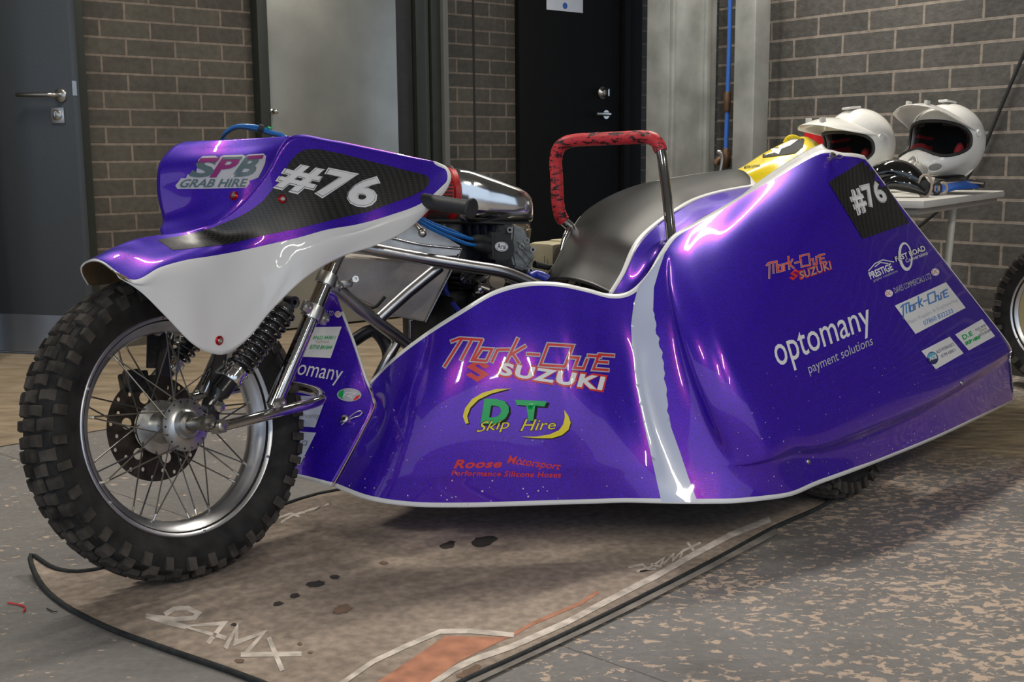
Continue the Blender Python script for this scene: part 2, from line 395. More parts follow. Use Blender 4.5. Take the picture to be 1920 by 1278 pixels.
def bricks(name, W, px, y0, y1, n, jx, jy, ratio, colA, colB, mortar):
    z0, z1 = W.at(px, y0)[1], W.at(px, y1)[1]; h = (z0-z1)/n
    sj, zj = W.at(jx, jy); row = math.floor((zj-z0)/h)
    m = bpy.data.materials.new(name); m.use_nodes = True; nt = m.node_tree; p = nt.nodes['Principled BSDF']; L = nt.links.new
    tc = _n(nt, 'ShaderNodeTexCoord'); sp = _n(nt, 'ShaderNodeSeparateXYZ'); cb = _n(nt, 'ShaderNodeCombineXYZ'); L(tc.outputs['Object'], sp.inputs[0])
    # shift so that a bed joint lies on z0 (even row) and a perpend on sj
    bw = h*ratio; k0 = math.floor(z0/h)+40; rowidx = int(40*1+math.floor((zj-z0)/h))
    ax = _n(nt, 'ShaderNodeMath', operation='ADD'); L(sp.outputs[0], ax.inputs[0]); ax.inputs[1].default_value = 400*bw-sj+(bw*.5 if rowidx % 2 else 0)
    az = _n(nt, 'ShaderNodeMath', operation='ADD'); L(sp.outputs[2], az.inputs[0]); az.inputs[1].default_value = 40*h-z0-h*.06
    L(ax.outputs[0], cb.inputs[0]); L(az.outputs[0], cb.inputs[1])
    b = _n(nt, 'ShaderNodeTexBrick', offset=.5, offset_frequency=2); L(cb.outputs[0], b.inputs['Vector'])
    b.inputs['Color1'].default_value = (*colA, 1); b.inputs['Color2'].default_value = (*colB, 1); b.inputs['Mortar'].default_value = (*mortar, 1)
    b.inputs['Scale'].default_value = 1; b.inputs['Brick Width'].default_value = bw; b.inputs['Row Height'].default_value = h; b.inputs['Mortar Size'].default_value = h*.075; b.inputs['Mortar Smooth'].default_value = .25
    n1 = _n(nt, 'ShaderNodeTexNoise'); n1.inputs['Scale'].default_value = 35; n1.inputs['Detail'].default_value = 8; L(tc.outputs['Object'], n1.inputs[0])
    n3 = _n(nt, 'ShaderNodeTexNoise'); n3.inputs['Scale'].default_value = 3; n3.inputs['Detail'].default_value = 4; L(tc.outputs['Object'], n3.inputs[0])
    ad = _n(nt, 'ShaderNodeMath', operation='ADD'); L(n1.outputs[0], ad.inputs[0]); L(n3.outputs[0], ad.inputs[1])
    mr = _n(nt, 'ShaderNodeMapRange'); mr.inputs[1].default_value = .7; mr.inputs[2].default_value = 1.3; mr.inputs[3].default_value = .68; mr.inputs[4].default_value = 1.32; L(ad.outputs[0], mr.inputs[0])
    vm = _n(nt, 'ShaderNodeVectorMath', operation='SCALE'); L(b.outputs['Color'], vm.inputs[0]); L(mr.outputs[0], vm.inputs['Scale']); L(vm.outputs[0], p.inputs['Base Color'])
    p.inputs['Roughness'].default_value = .75
    sb = _n(nt, 'ShaderNodeMath', operation='MULTIPLY_ADD'); L(b.outputs['Fac'], sb.inputs[0]); sb.inputs[1].default_value = -1; L(n1.outputs[0], sb.inputs[2])
    bp = _n(nt, 'ShaderNodeBump'); bp.inputs['Strength'].default_value = .5; bp.inputs['Distance'].default_value = .006; L(sb.outputs[0], bp.inputs['Height']); L(bp.outputs[0], p.inputs['Normal'])
    return m
BRA = bricks('charcoal brickwork', WA, 485, 26.7, 211.7, 6, 327, 63, 2.95, (.050, .044, .034), (.072, .063, .048), (.16, .128, .10))
BRB = bricks('dark grey brickwork', WB, 1445, 43.3, 260, 6, 1731, 62, 2.95, (.066, .062, .057), (.090, .084, .076), (.24, .205, .172))
CEIL = 3.2
sB, _ = WB.at(1345, 200); cornB = PB+EB*sB                    # where the side wall ends behind the columns
sc = (cornB-PA).dot(EA)                                       # the same place along the door wall
sJ = WA.at(152, 100)[0]
o = WA.box('wall_left', sJ-.07, sc+2.2, 0, CEIL, 0, -.2, BRA); tag(o, kind='structure')
o = WA.box('wall_left', -6, WA.at(-30, 300)[0], 0, CEIL, 0, -.2, BRA); tag(o, kind='structure')
o = WB.box('wall_right', sB, sB+9.5, 0, CEIL, 0, -.2, BRB); tag(o, kind='structure')
ret = (PA+EA*(sc+.25)-cornB).dot(NB)
tag(box('ceiling', (0, 2.5, CEIL+.1), (9, 0, 0), (0, 6.3, 0), (0, 0, .1), mat('painted soffit', (.32, .32, .31), .8), None), kind='structure')
def floor_mat():
    m = bpy.data.materials.new('worn painted concrete'); m.use_nodes = True; nt = m.node_tree; p = nt.nodes['Principled BSDF']; L = nt.links.new
    tc = _n(nt, 'ShaderNodeTexCoord')
    def noise(sc, det=8, rough=.6, rot=0, st=(1, 1, 1), dist=0):
        mp = _n(nt, 'ShaderNodeMapping'); mp.inputs['Rotation'].default_value = (0, 0, rot); mp.inputs['Scale'].default_value = st; L(tc.outputs['Object'], mp.inputs[0])
        t = _n(nt, 'ShaderNodeTexNoise'); t.inputs['Scale'].default_value = sc; t.inputs['Detail'].default_value = det; t.inputs['Roughness'].default_value = rough; t.inputs['Distortion'].default_value = dist; L(mp.outputs[0], t.inputs[0]); return t.outputs[0]
    def ramp(x, a, b, ca=(0, 0, 0, 1), cb=(1, 1, 1, 1)):
        r = _n(nt, 'ShaderNodeValToRGB'); e = r.color_ramp.elements; e[0].position, e[1].position = a, b; e[0].color, e[1].color = ca, cb; L(x, r.inputs[0]); return r.outputs[0]
    def mixc(f, a, b):
        n = _n(nt, 'ShaderNodeMix', data_type='RGBA')
        for s, x in (('Factor', f), ('A', a), ('B', b)):
            if isinstance(x, (tuple, float)): n.inputs[s].default_value = x
            else: L(x, n.inputs[s])
        return n.outputs['Result']
    def mth(op, a, b=0.0):
        n = _n(nt, 'ShaderNodeMath', operation=op)
        for i, x in enumerate((a, b)):
            if isinstance(x, (int, float)): n.inputs[i].default_value = x
            else: L(x, n.inputs[i])
        return n.outputs[0]
    sep = _n(nt, 'ShaderNodeSeparateXYZ'); L(tc.outputs['Object'], sep.inputs[0])
    base = ramp(noise(2.2, 6), .3, .7, (.165, .158, .152, 1), (.255, .243, .232, 1))
    streak = noise(9, 6, .7, radians(50), (1, 14, 1)); base = mixc(mth('MULTIPLY', ramp(streak, .45, .7), .55), base, (.27, .245, .21, 1))
    fine = noise(60, 4, .7); base = mixc(mth('MULTIPLY', ramp(fine, .35, .75), .35), base, (.06, .058, .055, 1))
    # paint flaked away to beige concrete, mostly on the right
    gx = _n(nt, 'ShaderNodeMapRange'); gx.inputs[1].default_value = -.6; gx.inputs[2].default_value = .7; gx.inputs[3].default_value = .0; gx.inputs[4].default_value = .085; L(sep.outputs[0], gx.inputs[0])
    ch = mth('ADD', mth('ADD', noise(34, 8, .68, radians(-35), (1, 1.5, 1), .4), gx.outputs[0]), mth('MULTIPLY', noise(2.6, 3), .30))
    chips = ramp(ch, .772, .785); base = mixc(mth('MULTIPLY', chips, .85), base, (.62, .47, .35, 1))
    # bare tan screed beyond the painted bay (towards the door wall)
    d0 = PZ(0, 837, 0); d1 = PZ(210, 803, 0); dd = (d1-d0).normalized(); nn = V((-dd.y, dd.x, 0)); c0 = d0.dot(nn)
    dist = mth('SUBTRACT', mth('ADD', mth('MULTIPLY', sep.outputs[0], nn.x), mth('MULTIPLY', sep.outputs[1], nn.y)), c0)
    lineside = ramp(mth('ADD', dist, .5), .500, .506)
    tan = ramp(noise(5, 7, .65, radians(50), (1, 3, 1)), .3, .72, (.20, .15, .095, 1), (.42, .33, .225, 1))
    base = mixc(lineside, base, tan)
    joint = mth('LESS_THAN', mth('ABSOLUTE', dist), .006); base = mixc(joint, base, (.03, .025, .02, 1))
    # tan worn patch behind the sidecar on the right
    q = PZ(1860, 800, 0); px = mth('SUBTRACT', sep.outputs[0], q.x); py = mth('SUBTRACT', sep.outputs[1], q.y)
    rr = mth('SQRT', mth('ADD', mth('MULTIPLY', px, px), mth('MULTIPLY', py, py)))
    pm = ramp(mth('ADD', rr, mth('MULTIPLY', noise(4, 6), .5)), .60, .80, (1, 1, 1, 1), (0, 0, 0, 1)); 
    base = mixc(mth('MULTIPLY', pm, .85), base, ramp(noise(7, 8, .7, radians(50), (1, 6, 1)), .38, .62, (.14, .11, .075, 1), (.50, .38, .22, 1)))
    # dark oily smears
    base = mixc(mth('MULTIPLY', ramp(noise(1.3, 5, .6, radians(-30), (1, 2.5, 1)), .55, .75), .45), base, (.05, .045, .04, 1))
    # hairline crack / bay joint in the foreground
    a0, a1 = PZ(1040, 1206, 0), PZ(1250, 1278, 0); e = (a1-a0).normalized(); m2 = V((-e.y, e.x, 0))
    dj = mth('SUBTRACT', mth('ADD', mth('ADD', mth('MULTIPLY', sep.outputs[0], m2.x), mth('MULTIPLY', sep.outputs[1], m2.y)), mth('MULTIPLY', noise(12, 3), .012)), a0.dot(m2)+.006)
    base = mixc(mth('MULTIPLY', mth('LESS_THAN', mth('ABSOLUTE', dj), .0016), .8), base, (.03, .03, .03, 1))
    L(base, p.inputs['Base Color']); p.inputs['Roughness'].default_value = .62
    L(ramp(noise(8, 5), .3, .7, (.5, .5, .5, 1), (.75, .75, .75, 1)), p.inputs['Roughness'])
    b = _n(nt, 'ShaderNodeBump'); b.inputs['Strength'].default_value = .4; b.inputs['Distance'].default_value = .003
    L(mth('ADD', fine, mth('MULTIPLY', chips, -.8)), b.inputs['Height']); L(b.outputs[0], p.inputs['Normal'])
    return m
FLOORM = floor_mat()
tag(box('floor', (0, 0, -.1), (9, 0, 0), (0, 8.5, 0), (0, 0, .1), FLOORM, None), kind='structure')

# ---- door 1: grey leaf standing ajar at the left
DOORM = mat('dark grey powder coat', (.052, .060, .068), .42, noise=.06, nscale=90, bump=.15, bscale=300)
FRAMEM = mat('dark olive frame paint', (.022, .026, .020), .5, noise=.1)
KICK = mat('satin stainless kick plate', (.30, .33, .38), .40, .7, noise=.1, nscale=8)
SATIN = mat('satin stainless', (.55, .53, .50), .28, 1, noise=.05)
a, b = PZ(-60, 659, 0), PZ(170, 668.5, 0); a.z = b.z = 0; e1 = (b-a).normalized(); n1 = V((e1.y, -e1.x, 0))
WD = Wall(a, e1, n1)
s1 = (b-a).length
d1 = WD.box('door_1', s1-1.0, s1, .008, 2.15, 0, -.045, DOORM, bev=.003); tag(d1, kind='structure')
zk = WD.at(75, 590)[1]
WD.box('kick_plate', s1-.98, s1-.012, .012, zk, .0, .003, KICK, d1)
s, z = WD.at(106, 178, .03); hb = empty('door_handle', (0, 0, 0), d1)
def inD(s, off, z): return V((s, -off, z))
bm = bm_lathe(bmesh.new(), inD(s, 0, z), (0, -1, 0), [(0, .011), (.026, .011), (.029, .008), (.029, 0)], 28)
bm_tube(bm, [inD(s, .005, z), inD(s, .045, z), inD(s-.006, .056, z+.0005), inD(s-.02, .06, z+.001), inD(s-.16, .06, z+.003), inD(s-.17, .056, z+.003)], .0095, 14)
bpy.data.objects.remove(hb); link('door_handle', bm, SATIN, d1, angle=50)
s, z = WD.at(108, 216, .005)
bm = bm_box(bmesh.new(), inD(s, .004, z), (.033, 0, 0), (0, .004, 0), (0, 0, .033), .002); bm_lathe(bm, inD(s, .008, z), (0, -1, 0), [(.022, 0), (.022, .004), (.016, .007), (0, .007)], 24)
bm_box(bm, inD(s, .02, z+.004), (.004, 0, 0), (0, .008, 0), (0, 0, .012), .002)
link('lock_plate', bm, SATIN, d1, angle=40)
s, z = WD.at(140, 165); box('latch_plate', inD(s1-.0, -.012, z), (.002, 0, 0), (0, .012, 0), (0, 0, .03), SATIN, d1)
sf0 = WA.at(152, 100)[0]
tag(WA.box('trim_1', sf0-.075, sf0, 0, CEIL, 0, .05, FRAMEM, bev=.004), kind='structure')
# ---- door 2: pale grey metal leaf in the middle of the picture
DOOR2 = mat('galvanised door sheet', (.34, .34, .31), .34, .7, noise=.12, nscale=5, bump=.05)
l2, r2 = WA.at(503, 150, .05)[0], WA.at(745, 150, .05)[0]
d2 = WA.box('door_2', l2, r2, .01, 2.3, .05, .0, DOOR2, bev=.004); tag(d2, kind='structure')
WA.box('door_frame', l2-.055, l2-.002, 0, CEIL, 0, .07, FRAMEM, d2, .004)
x0 = r2
for i, (w_, of, mm) in enumerate(((.115, .02, BLKM), (.06, .055, FRAMEM), (.04, .03, mat('olive frame face', (.055, .065, .05), .45)), (.06, .05, FRAMEM), (.035, .075, mat('grey reveal trim', (.13, .13, .115), .5)))):
    WA.box('door_frame', x0+.003, x0+w_, 0, CEIL, 0, of, mm, d2, .003); x0 += w_
s, z = WA.at(513, 209, .07)
bm = bm_lathe(bmesh.new(), inD(s, .05, z), (0, -1, 0), [(.012, 0), (.012, .004), (.006, .006), (.006, .03), (.012, .034), (.013, .045), (.008, .052), (0, .053)], 20); link('door_knob', bm, SATIN, d2, angle=50)
# ---- door 3: black door
l3, r3 = WA.at(974, 150, .04)[0], WA.at(1148, 150, .04)[0]
BLKDOOR = mat('black door paint', (.007, .007, .0072), .8, noise=.1, spec=.15)
d3 = WA.box('door_3', l3, r3, .01, 2.3, .04, 0, BLKDOOR, bev=.003); tag(d3, kind='structure')
xx = r3
for w_, of in ((.08, .03), (.05, .06), (.12, .04)):
    WA.box('door_frame', xx+.004, xx+w_, 0, CEIL, 0, of, BLKF, d3, .003); xx += w_
s, z = WA.at(1132, 214, .08); bm = bm_tube(bmesh.new(), [inD(s+.05, .04, z), inD(s+.05, .085, z), inD(s+.03, .1, z), inD(s-.08, .1, z)], .010, 12); bm_lathe(bm, inD(s+.05, .04, z), (0, -1, 0), [(0, .01), (.026, .01), (.026, 0)], 20); link('door_handle', bm, SATIN, d3, angle=50)
s, z = WA.at(1131, 174, .05); bm = bm_lathe(bmesh.new(), inD(s, .04, z), (0, -1, 0), [(.036, 0), (.036, .006), (.024, .014), (.018, .03), (0, .03)], 22); bm_box(bm, inD(s, .085, z), (.006, 0, 0), (0, .014, 0), (0, 0, .022), .003); link('lock_cylinder', bm, SATIN, d3, angle=40)
s0_, z0_ = WA.at(1025, 17, .043); s1_, z1_ = WA.at(1093, 21, .043)
nt_ = empty('notice_sheet', WA.M @ V(((s0_+s1_)/2, -.042, z0_-.002))); tag(nt_, 'white paper notice with a blue dot fixed to the black door', 'notice')
nt_.rotation_euler = WA.M.to_euler(); wd_ = (s1_-s0_)/2
box('paper', (0, 0, .21), (wd_, 0, 0), (0, .0008, 0), (0, 0, .21), mat('white paper', (.72, .74, .78), .7), nt_)
bm = bm_lathe(bmesh.new(), (-.02+.02, -.0012, .03), (0, -1, 0), [(0, .0004), (.018, .0004), (.018, 0)], 20); bm_box(bm, (-.02, -.0012, .075), (.05, 0, 0), (0, .0003, 0), (0, 0, .003)); bm_box(bm, (0, -.0012, .11), (.08, 0, 0), (0, .0003, 0), (0, 0, .003)); link('printed_marks', bm, mat('print blue', (.03, .12, .45), .6), nt_)
# dark vertical movement joint in the brickwork
s, z = WA.at(888, 100); o = WA.box('trim_2', s-.007, s+.007, 0, CEIL, -.01, .002, mat('black joint sealant', (.015, .014, .012), .7)); tag(o, kind='structure')

# ---- galvanised steel columns where the two walls meet
GALV = mat('galvanised steel', (.47, .48, .45), .42, .45, noise=.25, nscale=7, bump=.1, bscale=60)
def column(name, x_left, x_edge, x_right, D, extra=None):
    E0 = PD(x_edge, 200, D); E0.z = 0                       # nearest vertical edge
    def along(px, d):                                      # distance from E0 along d to the sight line of px
        r = ray(px, 200); n = V((r.y, -r.x, 0)); return (CAM-E0).dot(n)/d.dot(n)
    lb = along(x_left, V((-.628, .778, 0))); la = along(x_right, V((.778, .628, 0)))
    X = V((.778, .628, 0))*la/2; Y = V((-.628, .778, 0))*lb/2
    bm = bm_box(bmesh.new(), E0+X+Y+V((0, 0, CEIL/2)), X, Y, V((0, 0, CEIL/2)), .008)
    if extra:
        for t0, t1, dp in extra:                            # lipped flange on the right face
            c = E0+X.normalized()*(la*(t0+t1)/2)-Y.normalized()*dp/2+V((0, 0, CEIL/2)); bm_box(bm, c, X.normalized()*la*(t1-t0)/2, Y.normalized()*dp/2, V((0, 0, CEIL/2)), .002)
    return tag(link(name, bm, GALV, None, angle=40), kind='structure')
column('trim_3', 1211, 1254, 1342, 5.0, [(.0, .06, .02), (.72, .80, .02)])
column('trim_4', 1374, 1413, 1441, 4.85)
# baseplates rusting are out of sight; blue air line with its tap hangs between the columns
BLUEP = mat('blue air line', (.03, .13, .50), .4); RUSTY = mat('tarnished brass', (.12, .07, .04), .5, .6, noise=.4)
pD = 5.0
pipe = empty('air_line', PD(1366, 290, pD)); tag(pipe, 'blue compressed air line running down the wall to a small tap', 'pipe'); pm = pipe.matrix_world.copy()
def rel(o, p): return V(p)-o.location
tube('hose', [rel(pipe, PD(x, y, pD)) for x, y in ((1372, -260), (1370, -60), (1368, 60), (1364, 190), (1361, 282))], .0095, BLUEP, pipe, 12, smoothn=4)
tube('coupling', [rel(pipe, PD(x, y, pD)) for x, y in ((1365, 172), (1364, 178), (1363, 205), (1363, 210))], [.012, .016, .016, .012], RUSTY, pipe)
tube('coupling', [rel(pipe, PD(x, y, pD)) for x, y in ((1362, 278), (1361, 286), (1360, 312), (1360, 316))], [.013, .022, .022, .013], RUSTY, pipe)
tube('tap', [rel(pipe, PD(x, y, pD)) for x, y in ((1362, 300), (1352, 296), (1345, 302), (1342, 308))], [.012, .012, .015, .015], RUSTY, pipe)
tube('tap_lever', [rel(pipe, PD(x, y, pD-.04)) for x, y in ((1345, 284), (1351, 286), (1354, 296), (1352, 315), (1348, 328))], [.007, .01, .008, .007, .005], SATIN, pipe, smoothn=3)
# black cable slung down the side wall
cb = tube('wall_cable', [PP(x, y, PB+NB*.02, NB) for x, y in ((2050, -200), (1985, -50), (1921, 98), (1882, 188), (1841, 284), (1805, 345), (1766, 388), (1728, 420), (1700, 440), (1660, 462))], .007, BLKM, smoothn=5); tag(cb, 'thin black cable slanting down the grey brick wall beside the helmets', 'cable')

# ceiling light fittings (the tubes that make the streaks on the lacquer)
for i, (p, _) in enumerate(LIGHTS):
    f = empty('ceiling_light', V(p)+V((0, 0, .06))); f.rotation_euler = (0, 0, lang(p))
    tag(f, 'long white fluorescent batten under the garage ceiling', 'ceiling light', 'fluorescent battens overhead')
    box('housing', (0, 0, .03), (.78, 0, 0), (0, .06, 0), (0, 0, .03), WHITE, f, .01)
    box('hanger', (0, 0, .08), (.02, 0, 0), (0, .02, 0), (0, 0, .03), SATIN, f)

# ================================================================== FLOOR MAT
MAT = empty('floor_mat', PZ(760, 1150, 0)); tag(MAT, 'worn tan workshop mat with black bound edge lying under the sidecar motorcycle', 'mat')
def ml(p): return V(p)-MAT.location
edge_px = [(60, 1068), (72, 1092), (118, 1133), (200, 1176), (300, 1213), (420, 1254), (500, 1284), (560, 1308), (700, 1330), (820, 1300), (880, 1272), (960, 1236), (1080, 1180), (1200, 1121), (1330, 1055), (1450, 990), (1560, 935), (1500, 900), (1200, 890), (900, 893), (640, 918), (500, 958), (360, 1010), (250, 1050), (160, 1073), (105, 1076)]
E3 = [PZ(x, y, .004) for x, y in edge_px]
def lift(p):                                     # the near left corner curls up off the floor
    q = PZ(62, 1068, 0); d = (V((p.x, p.y, 0))-q).length; return .035*max(0, 1-d/.16)**2
def matmat():
    m = bpy.data.materials.new('dirty felt mat'); m.use_nodes = True; nt = m.node_tree; p = nt.nodes['Principled BSDF']; L = nt.links.new
    tc = _n(nt, 'ShaderNodeTexCoord')
    def nz(sc, d=6, st=(1, 1, 1)):
        mp = _n(nt, 'ShaderNodeMapping'); mp.inputs['Scale'].default_value = st; mp.inputs['Rotation'].default_value = (0, 0, -.8); L(tc.outputs['Object'], mp.inputs[0]); t = _n(nt, 'ShaderNodeTexNoise'); t.inputs['Scale'].default_value = sc; t.inputs['Detail'].default_value = d; L(mp.outputs[0], t.inputs[0]); return t.outputs[0]
    def rp(x, a, b, ca, cb): r = _n(nt, 'ShaderNodeValToRGB'); e = r.color_ramp.elements; e[0].position, e[1].position = a, b; e[0].color, e[1].color = ca, cb; L(x, r.inputs[0]); return r.outputs[0]
    base = rp(nz(3), .3, .7, (.30, .245, .200, 1), (.47, .385, .315, 1)); f = rp(nz(55, 5), .35, .7, (.72, .72, .72, 1), (1.12, 1.1, 1.08, 1))
    mu = _n(nt, 'ShaderNodeMix', data_type='RGBA', blend_type='MULTIPLY'); mu.inputs['Factor'].default_value = 1; L(base, mu.inputs['A']); L(f, mu.inputs['B'])
    st = rp(nz(9, 5, (1, 1.6, 1)), .66, .74, (0, 0, 0, 1), (1, 1, 1, 1)); m2 = _n(nt, 'ShaderNodeMix', data_type='RGBA'); k = _n(nt, 'ShaderNodeMath', operation='MULTIPLY'); L(st, k.inputs[0]); k.inputs[1].default_value = .55; L(k.outputs[0], m2.inputs['Factor']); L(mu.outputs['Result'], m2.inputs['A']); m2.inputs['B'].default_value = (.055, .042, .036, 1)
    L(m2.outputs['Result'], p.inputs['Base Color']); p.inputs['Roughness'].default_value = .85; p.inputs['Specular IOR Level'].default_value = .2
    b = _n(nt, 'ShaderNodeBump'); b.inputs['Strength'].default_value = .4; b.inputs['Distance'].default_value = .002; L(nz(160, 3), b.inputs['Height']); L(b.outputs[0], p.inputs['Normal'])
    return m
MATM = matmat()
outline = spline([V((p.x, p.y, 0)) for p in E3], 4, True)
bm = bmesh.new(); vv = [bm.verts.new(p) for p in outline]; bm.faces.new(vv)
for i in range(-40, 60):
    for co, no in (((i*.04, 0, 0), (1, 0, 0)), ((0, i*.04+1.6, 0), (0, 1, 0))):
        bmesh.ops.bisect_plane(bm, geom=list(bm.verts)+list(bm.edges)+list(bm.faces), plane_co=co, plane_no=no)
for v in bm.verts: v.co.z = .0045+lift(v.co); 
for v in bm.verts: v.co -= MAT.location
bm.normal_update()
if sum(f.normal.z for f in bm.faces) < 0: bmesh.ops.reverse_faces(bm, faces=bm.faces)
o = link('mat_cloth', bm, MATM, MAT); sd = o.modifiers.new('t', 'SOLIDIFY'); sd.thickness = .0035; sd.offset = -1
tube('bound_edge', [V((p.x, p.y, .005+lift(p)))-MAT.location for p in outline], .0052, mat('black binding tape', (.018, .020, .020), .8, noise=.5, nscale=60, bump=.5, bscale=250), MAT, 8, closed=True)
def hitmat(px, py):
    p = PZ(px, py, .0047); return p+V((0, 0, lift(p))), V((0, 0, 1))
FADEW = mat('faded white print', (.68, .60, .52), .85, noise=.35, nscale=30); FADEO = mat('faded orange print', (.50, .22, .13), .85, noise=.3, nscale=25); OIL = mat('oil spot', (.035, .030, .028), .6, noise=.3)
BROWN = mat('brown stain', (.19, .12, .08), .8, noise=.3)
def mdecal(name, items): 
    o = decal(name, None, items, None, 40, .0004, hitf=hitmat); o.parent = MAT
    for v in o.data.vertices: v.co -= MAT.location
    return o
BAND = mat('grey printed band', (.24, .215, .19), .85, noise=.3)
mdecal('printed_lettering', [stroke([[(312, 1150), (326, 1141), (352, 1140), (372, 1149), (364, 1158), (328, 1161), (277, 1155)], [(277, 1155), (310, 1166), (345, 1174)], [(392, 1203), (420, 1168), (345, 1174), (420, 1195)], [(424, 1212), (444, 1176), (442, 1205), (494, 1186), (462, 1224)], [(455, 1227), (562, 1226)], [(505, 1198), (528, 1254)]], 9, FADEW, 0)])
mdecal('printed_lettering', [stroke([[(1180, 1063), (1205, 1058), (1212, 1064), (1192, 1072), (1228, 1066)], [(1215, 1066), (1245, 1046), (1238, 1062), (1222, 1058)], [(1245, 1056), (1262, 1040), (1262, 1050), (1280, 1032), (1276, 1044)], [(1282, 1032), (1312, 1018)], [(1290, 1018), (1302, 1034)]], 4.5, FADEW, 0)])
mdecal('printed_lettering', [stroke([[(500, 975), (530, 968), (545, 962), (560, 968)], [(528, 978), (548, 966), (570, 960)], [(560, 962), (600, 950), (585, 958), (615, 945)]], 4, FADEW, 0)])
mdecal('printed_stripes', [
    stroke([spline([V(q+(0,)) for q in ((628, 1290), (700, 1240), (760, 1212), (825, 1184), (900, 1185), (960, 1188))], 4)], 7, FADEW, 1) if False else
    stroke([[(628, 1290), (700, 1240), (760, 1212), (825, 1184), (880, 1183), (960, 1190)]], 9, FADEW, 1),
    p2d([[(690, 1290), (835, 1192), (955, 1194), (860, 1240), (790, 1290)]], FADEO, 0),
    stroke([[(955, 1193), (1000, 1168), (1090, 1130), (1120, 1110)]], 6, FADEO, 0),
    stroke([[(800, 1290), (850, 1255), (890, 1236), (960, 1212), (1060, 1168), (1180, 1105), (1230, 1080), (1300, 1040), (1370, 1003), (1440, 975)]], 11, FADEW, 1),
    stroke([[(880, 1278), (960, 1240), (1080, 1184), (1200, 1126), (1330, 1060), (1450, 996)]], 15, BAND, 0)])
for x, y, a, b, r, m_ in ((592, 1095, 18, 6, -.1, OIL), (628, 1082, 9, 4, 0, OIL), (552, 1117, 10, 4, -.1, OIL), (522, 1132, 9, 4, -.2, OIL), (439, 1171, 6, 2.5, 0, OIL), (642, 1142, 18, 8, -.1, BROWN), (449, 1239, 9, 3.5, 0, BROWN), (562, 1207, 5, 2.5, 0, BROWN), (582, 1223, 5, 2, 0, BROWN), (720, 1055, 8, 3, 0, BROWN), (880, 1260, 24, 8, -.4, BROWN), (840, 1022, 16, 7, -.3, OIL), (905, 1015, 26, 9, -.2, OIL)):
    q_ = ell(x, y, a, b, r, 16); q_ = [(x+(u-x)*random.uniform(.75, 1.2), y+(v-y)*random.uniform(.75, 1.2)) for u, v in q_]; mdecal('oil_stain', [p2d([q_], m_, 2, 3)])
th_ = tube('red_thread', [PZ(x, y, .003) for x, y in ((14, 1129), (25, 1131), (36, 1133), (46, 1137), (47, 1142), (43, 1146))], .0016, RED, None, 6, smoothn=3); tag(th_, 'short red thread lying on the bare floor left of the mat corner', 'thread')
th_ = tube('dark_thread', [PZ(x, y, .003) for x, y in ((88, 1140), (95, 1144), (102, 1146), (108, 1146))], .0012, BLKM, None, 6, smoothn=3); tag(th_, 'short dark thread lying on the bare floor beside the mat edge', 'thread')

# ================================================================== THE SIDECAR MOTORCYCLE
BIKE = empty('sidecar_motorcycle'); tag(BIKE, 'purple racing sidecar motorcycle numbered 76 with white trim standing on the mat', 'motorcycle')
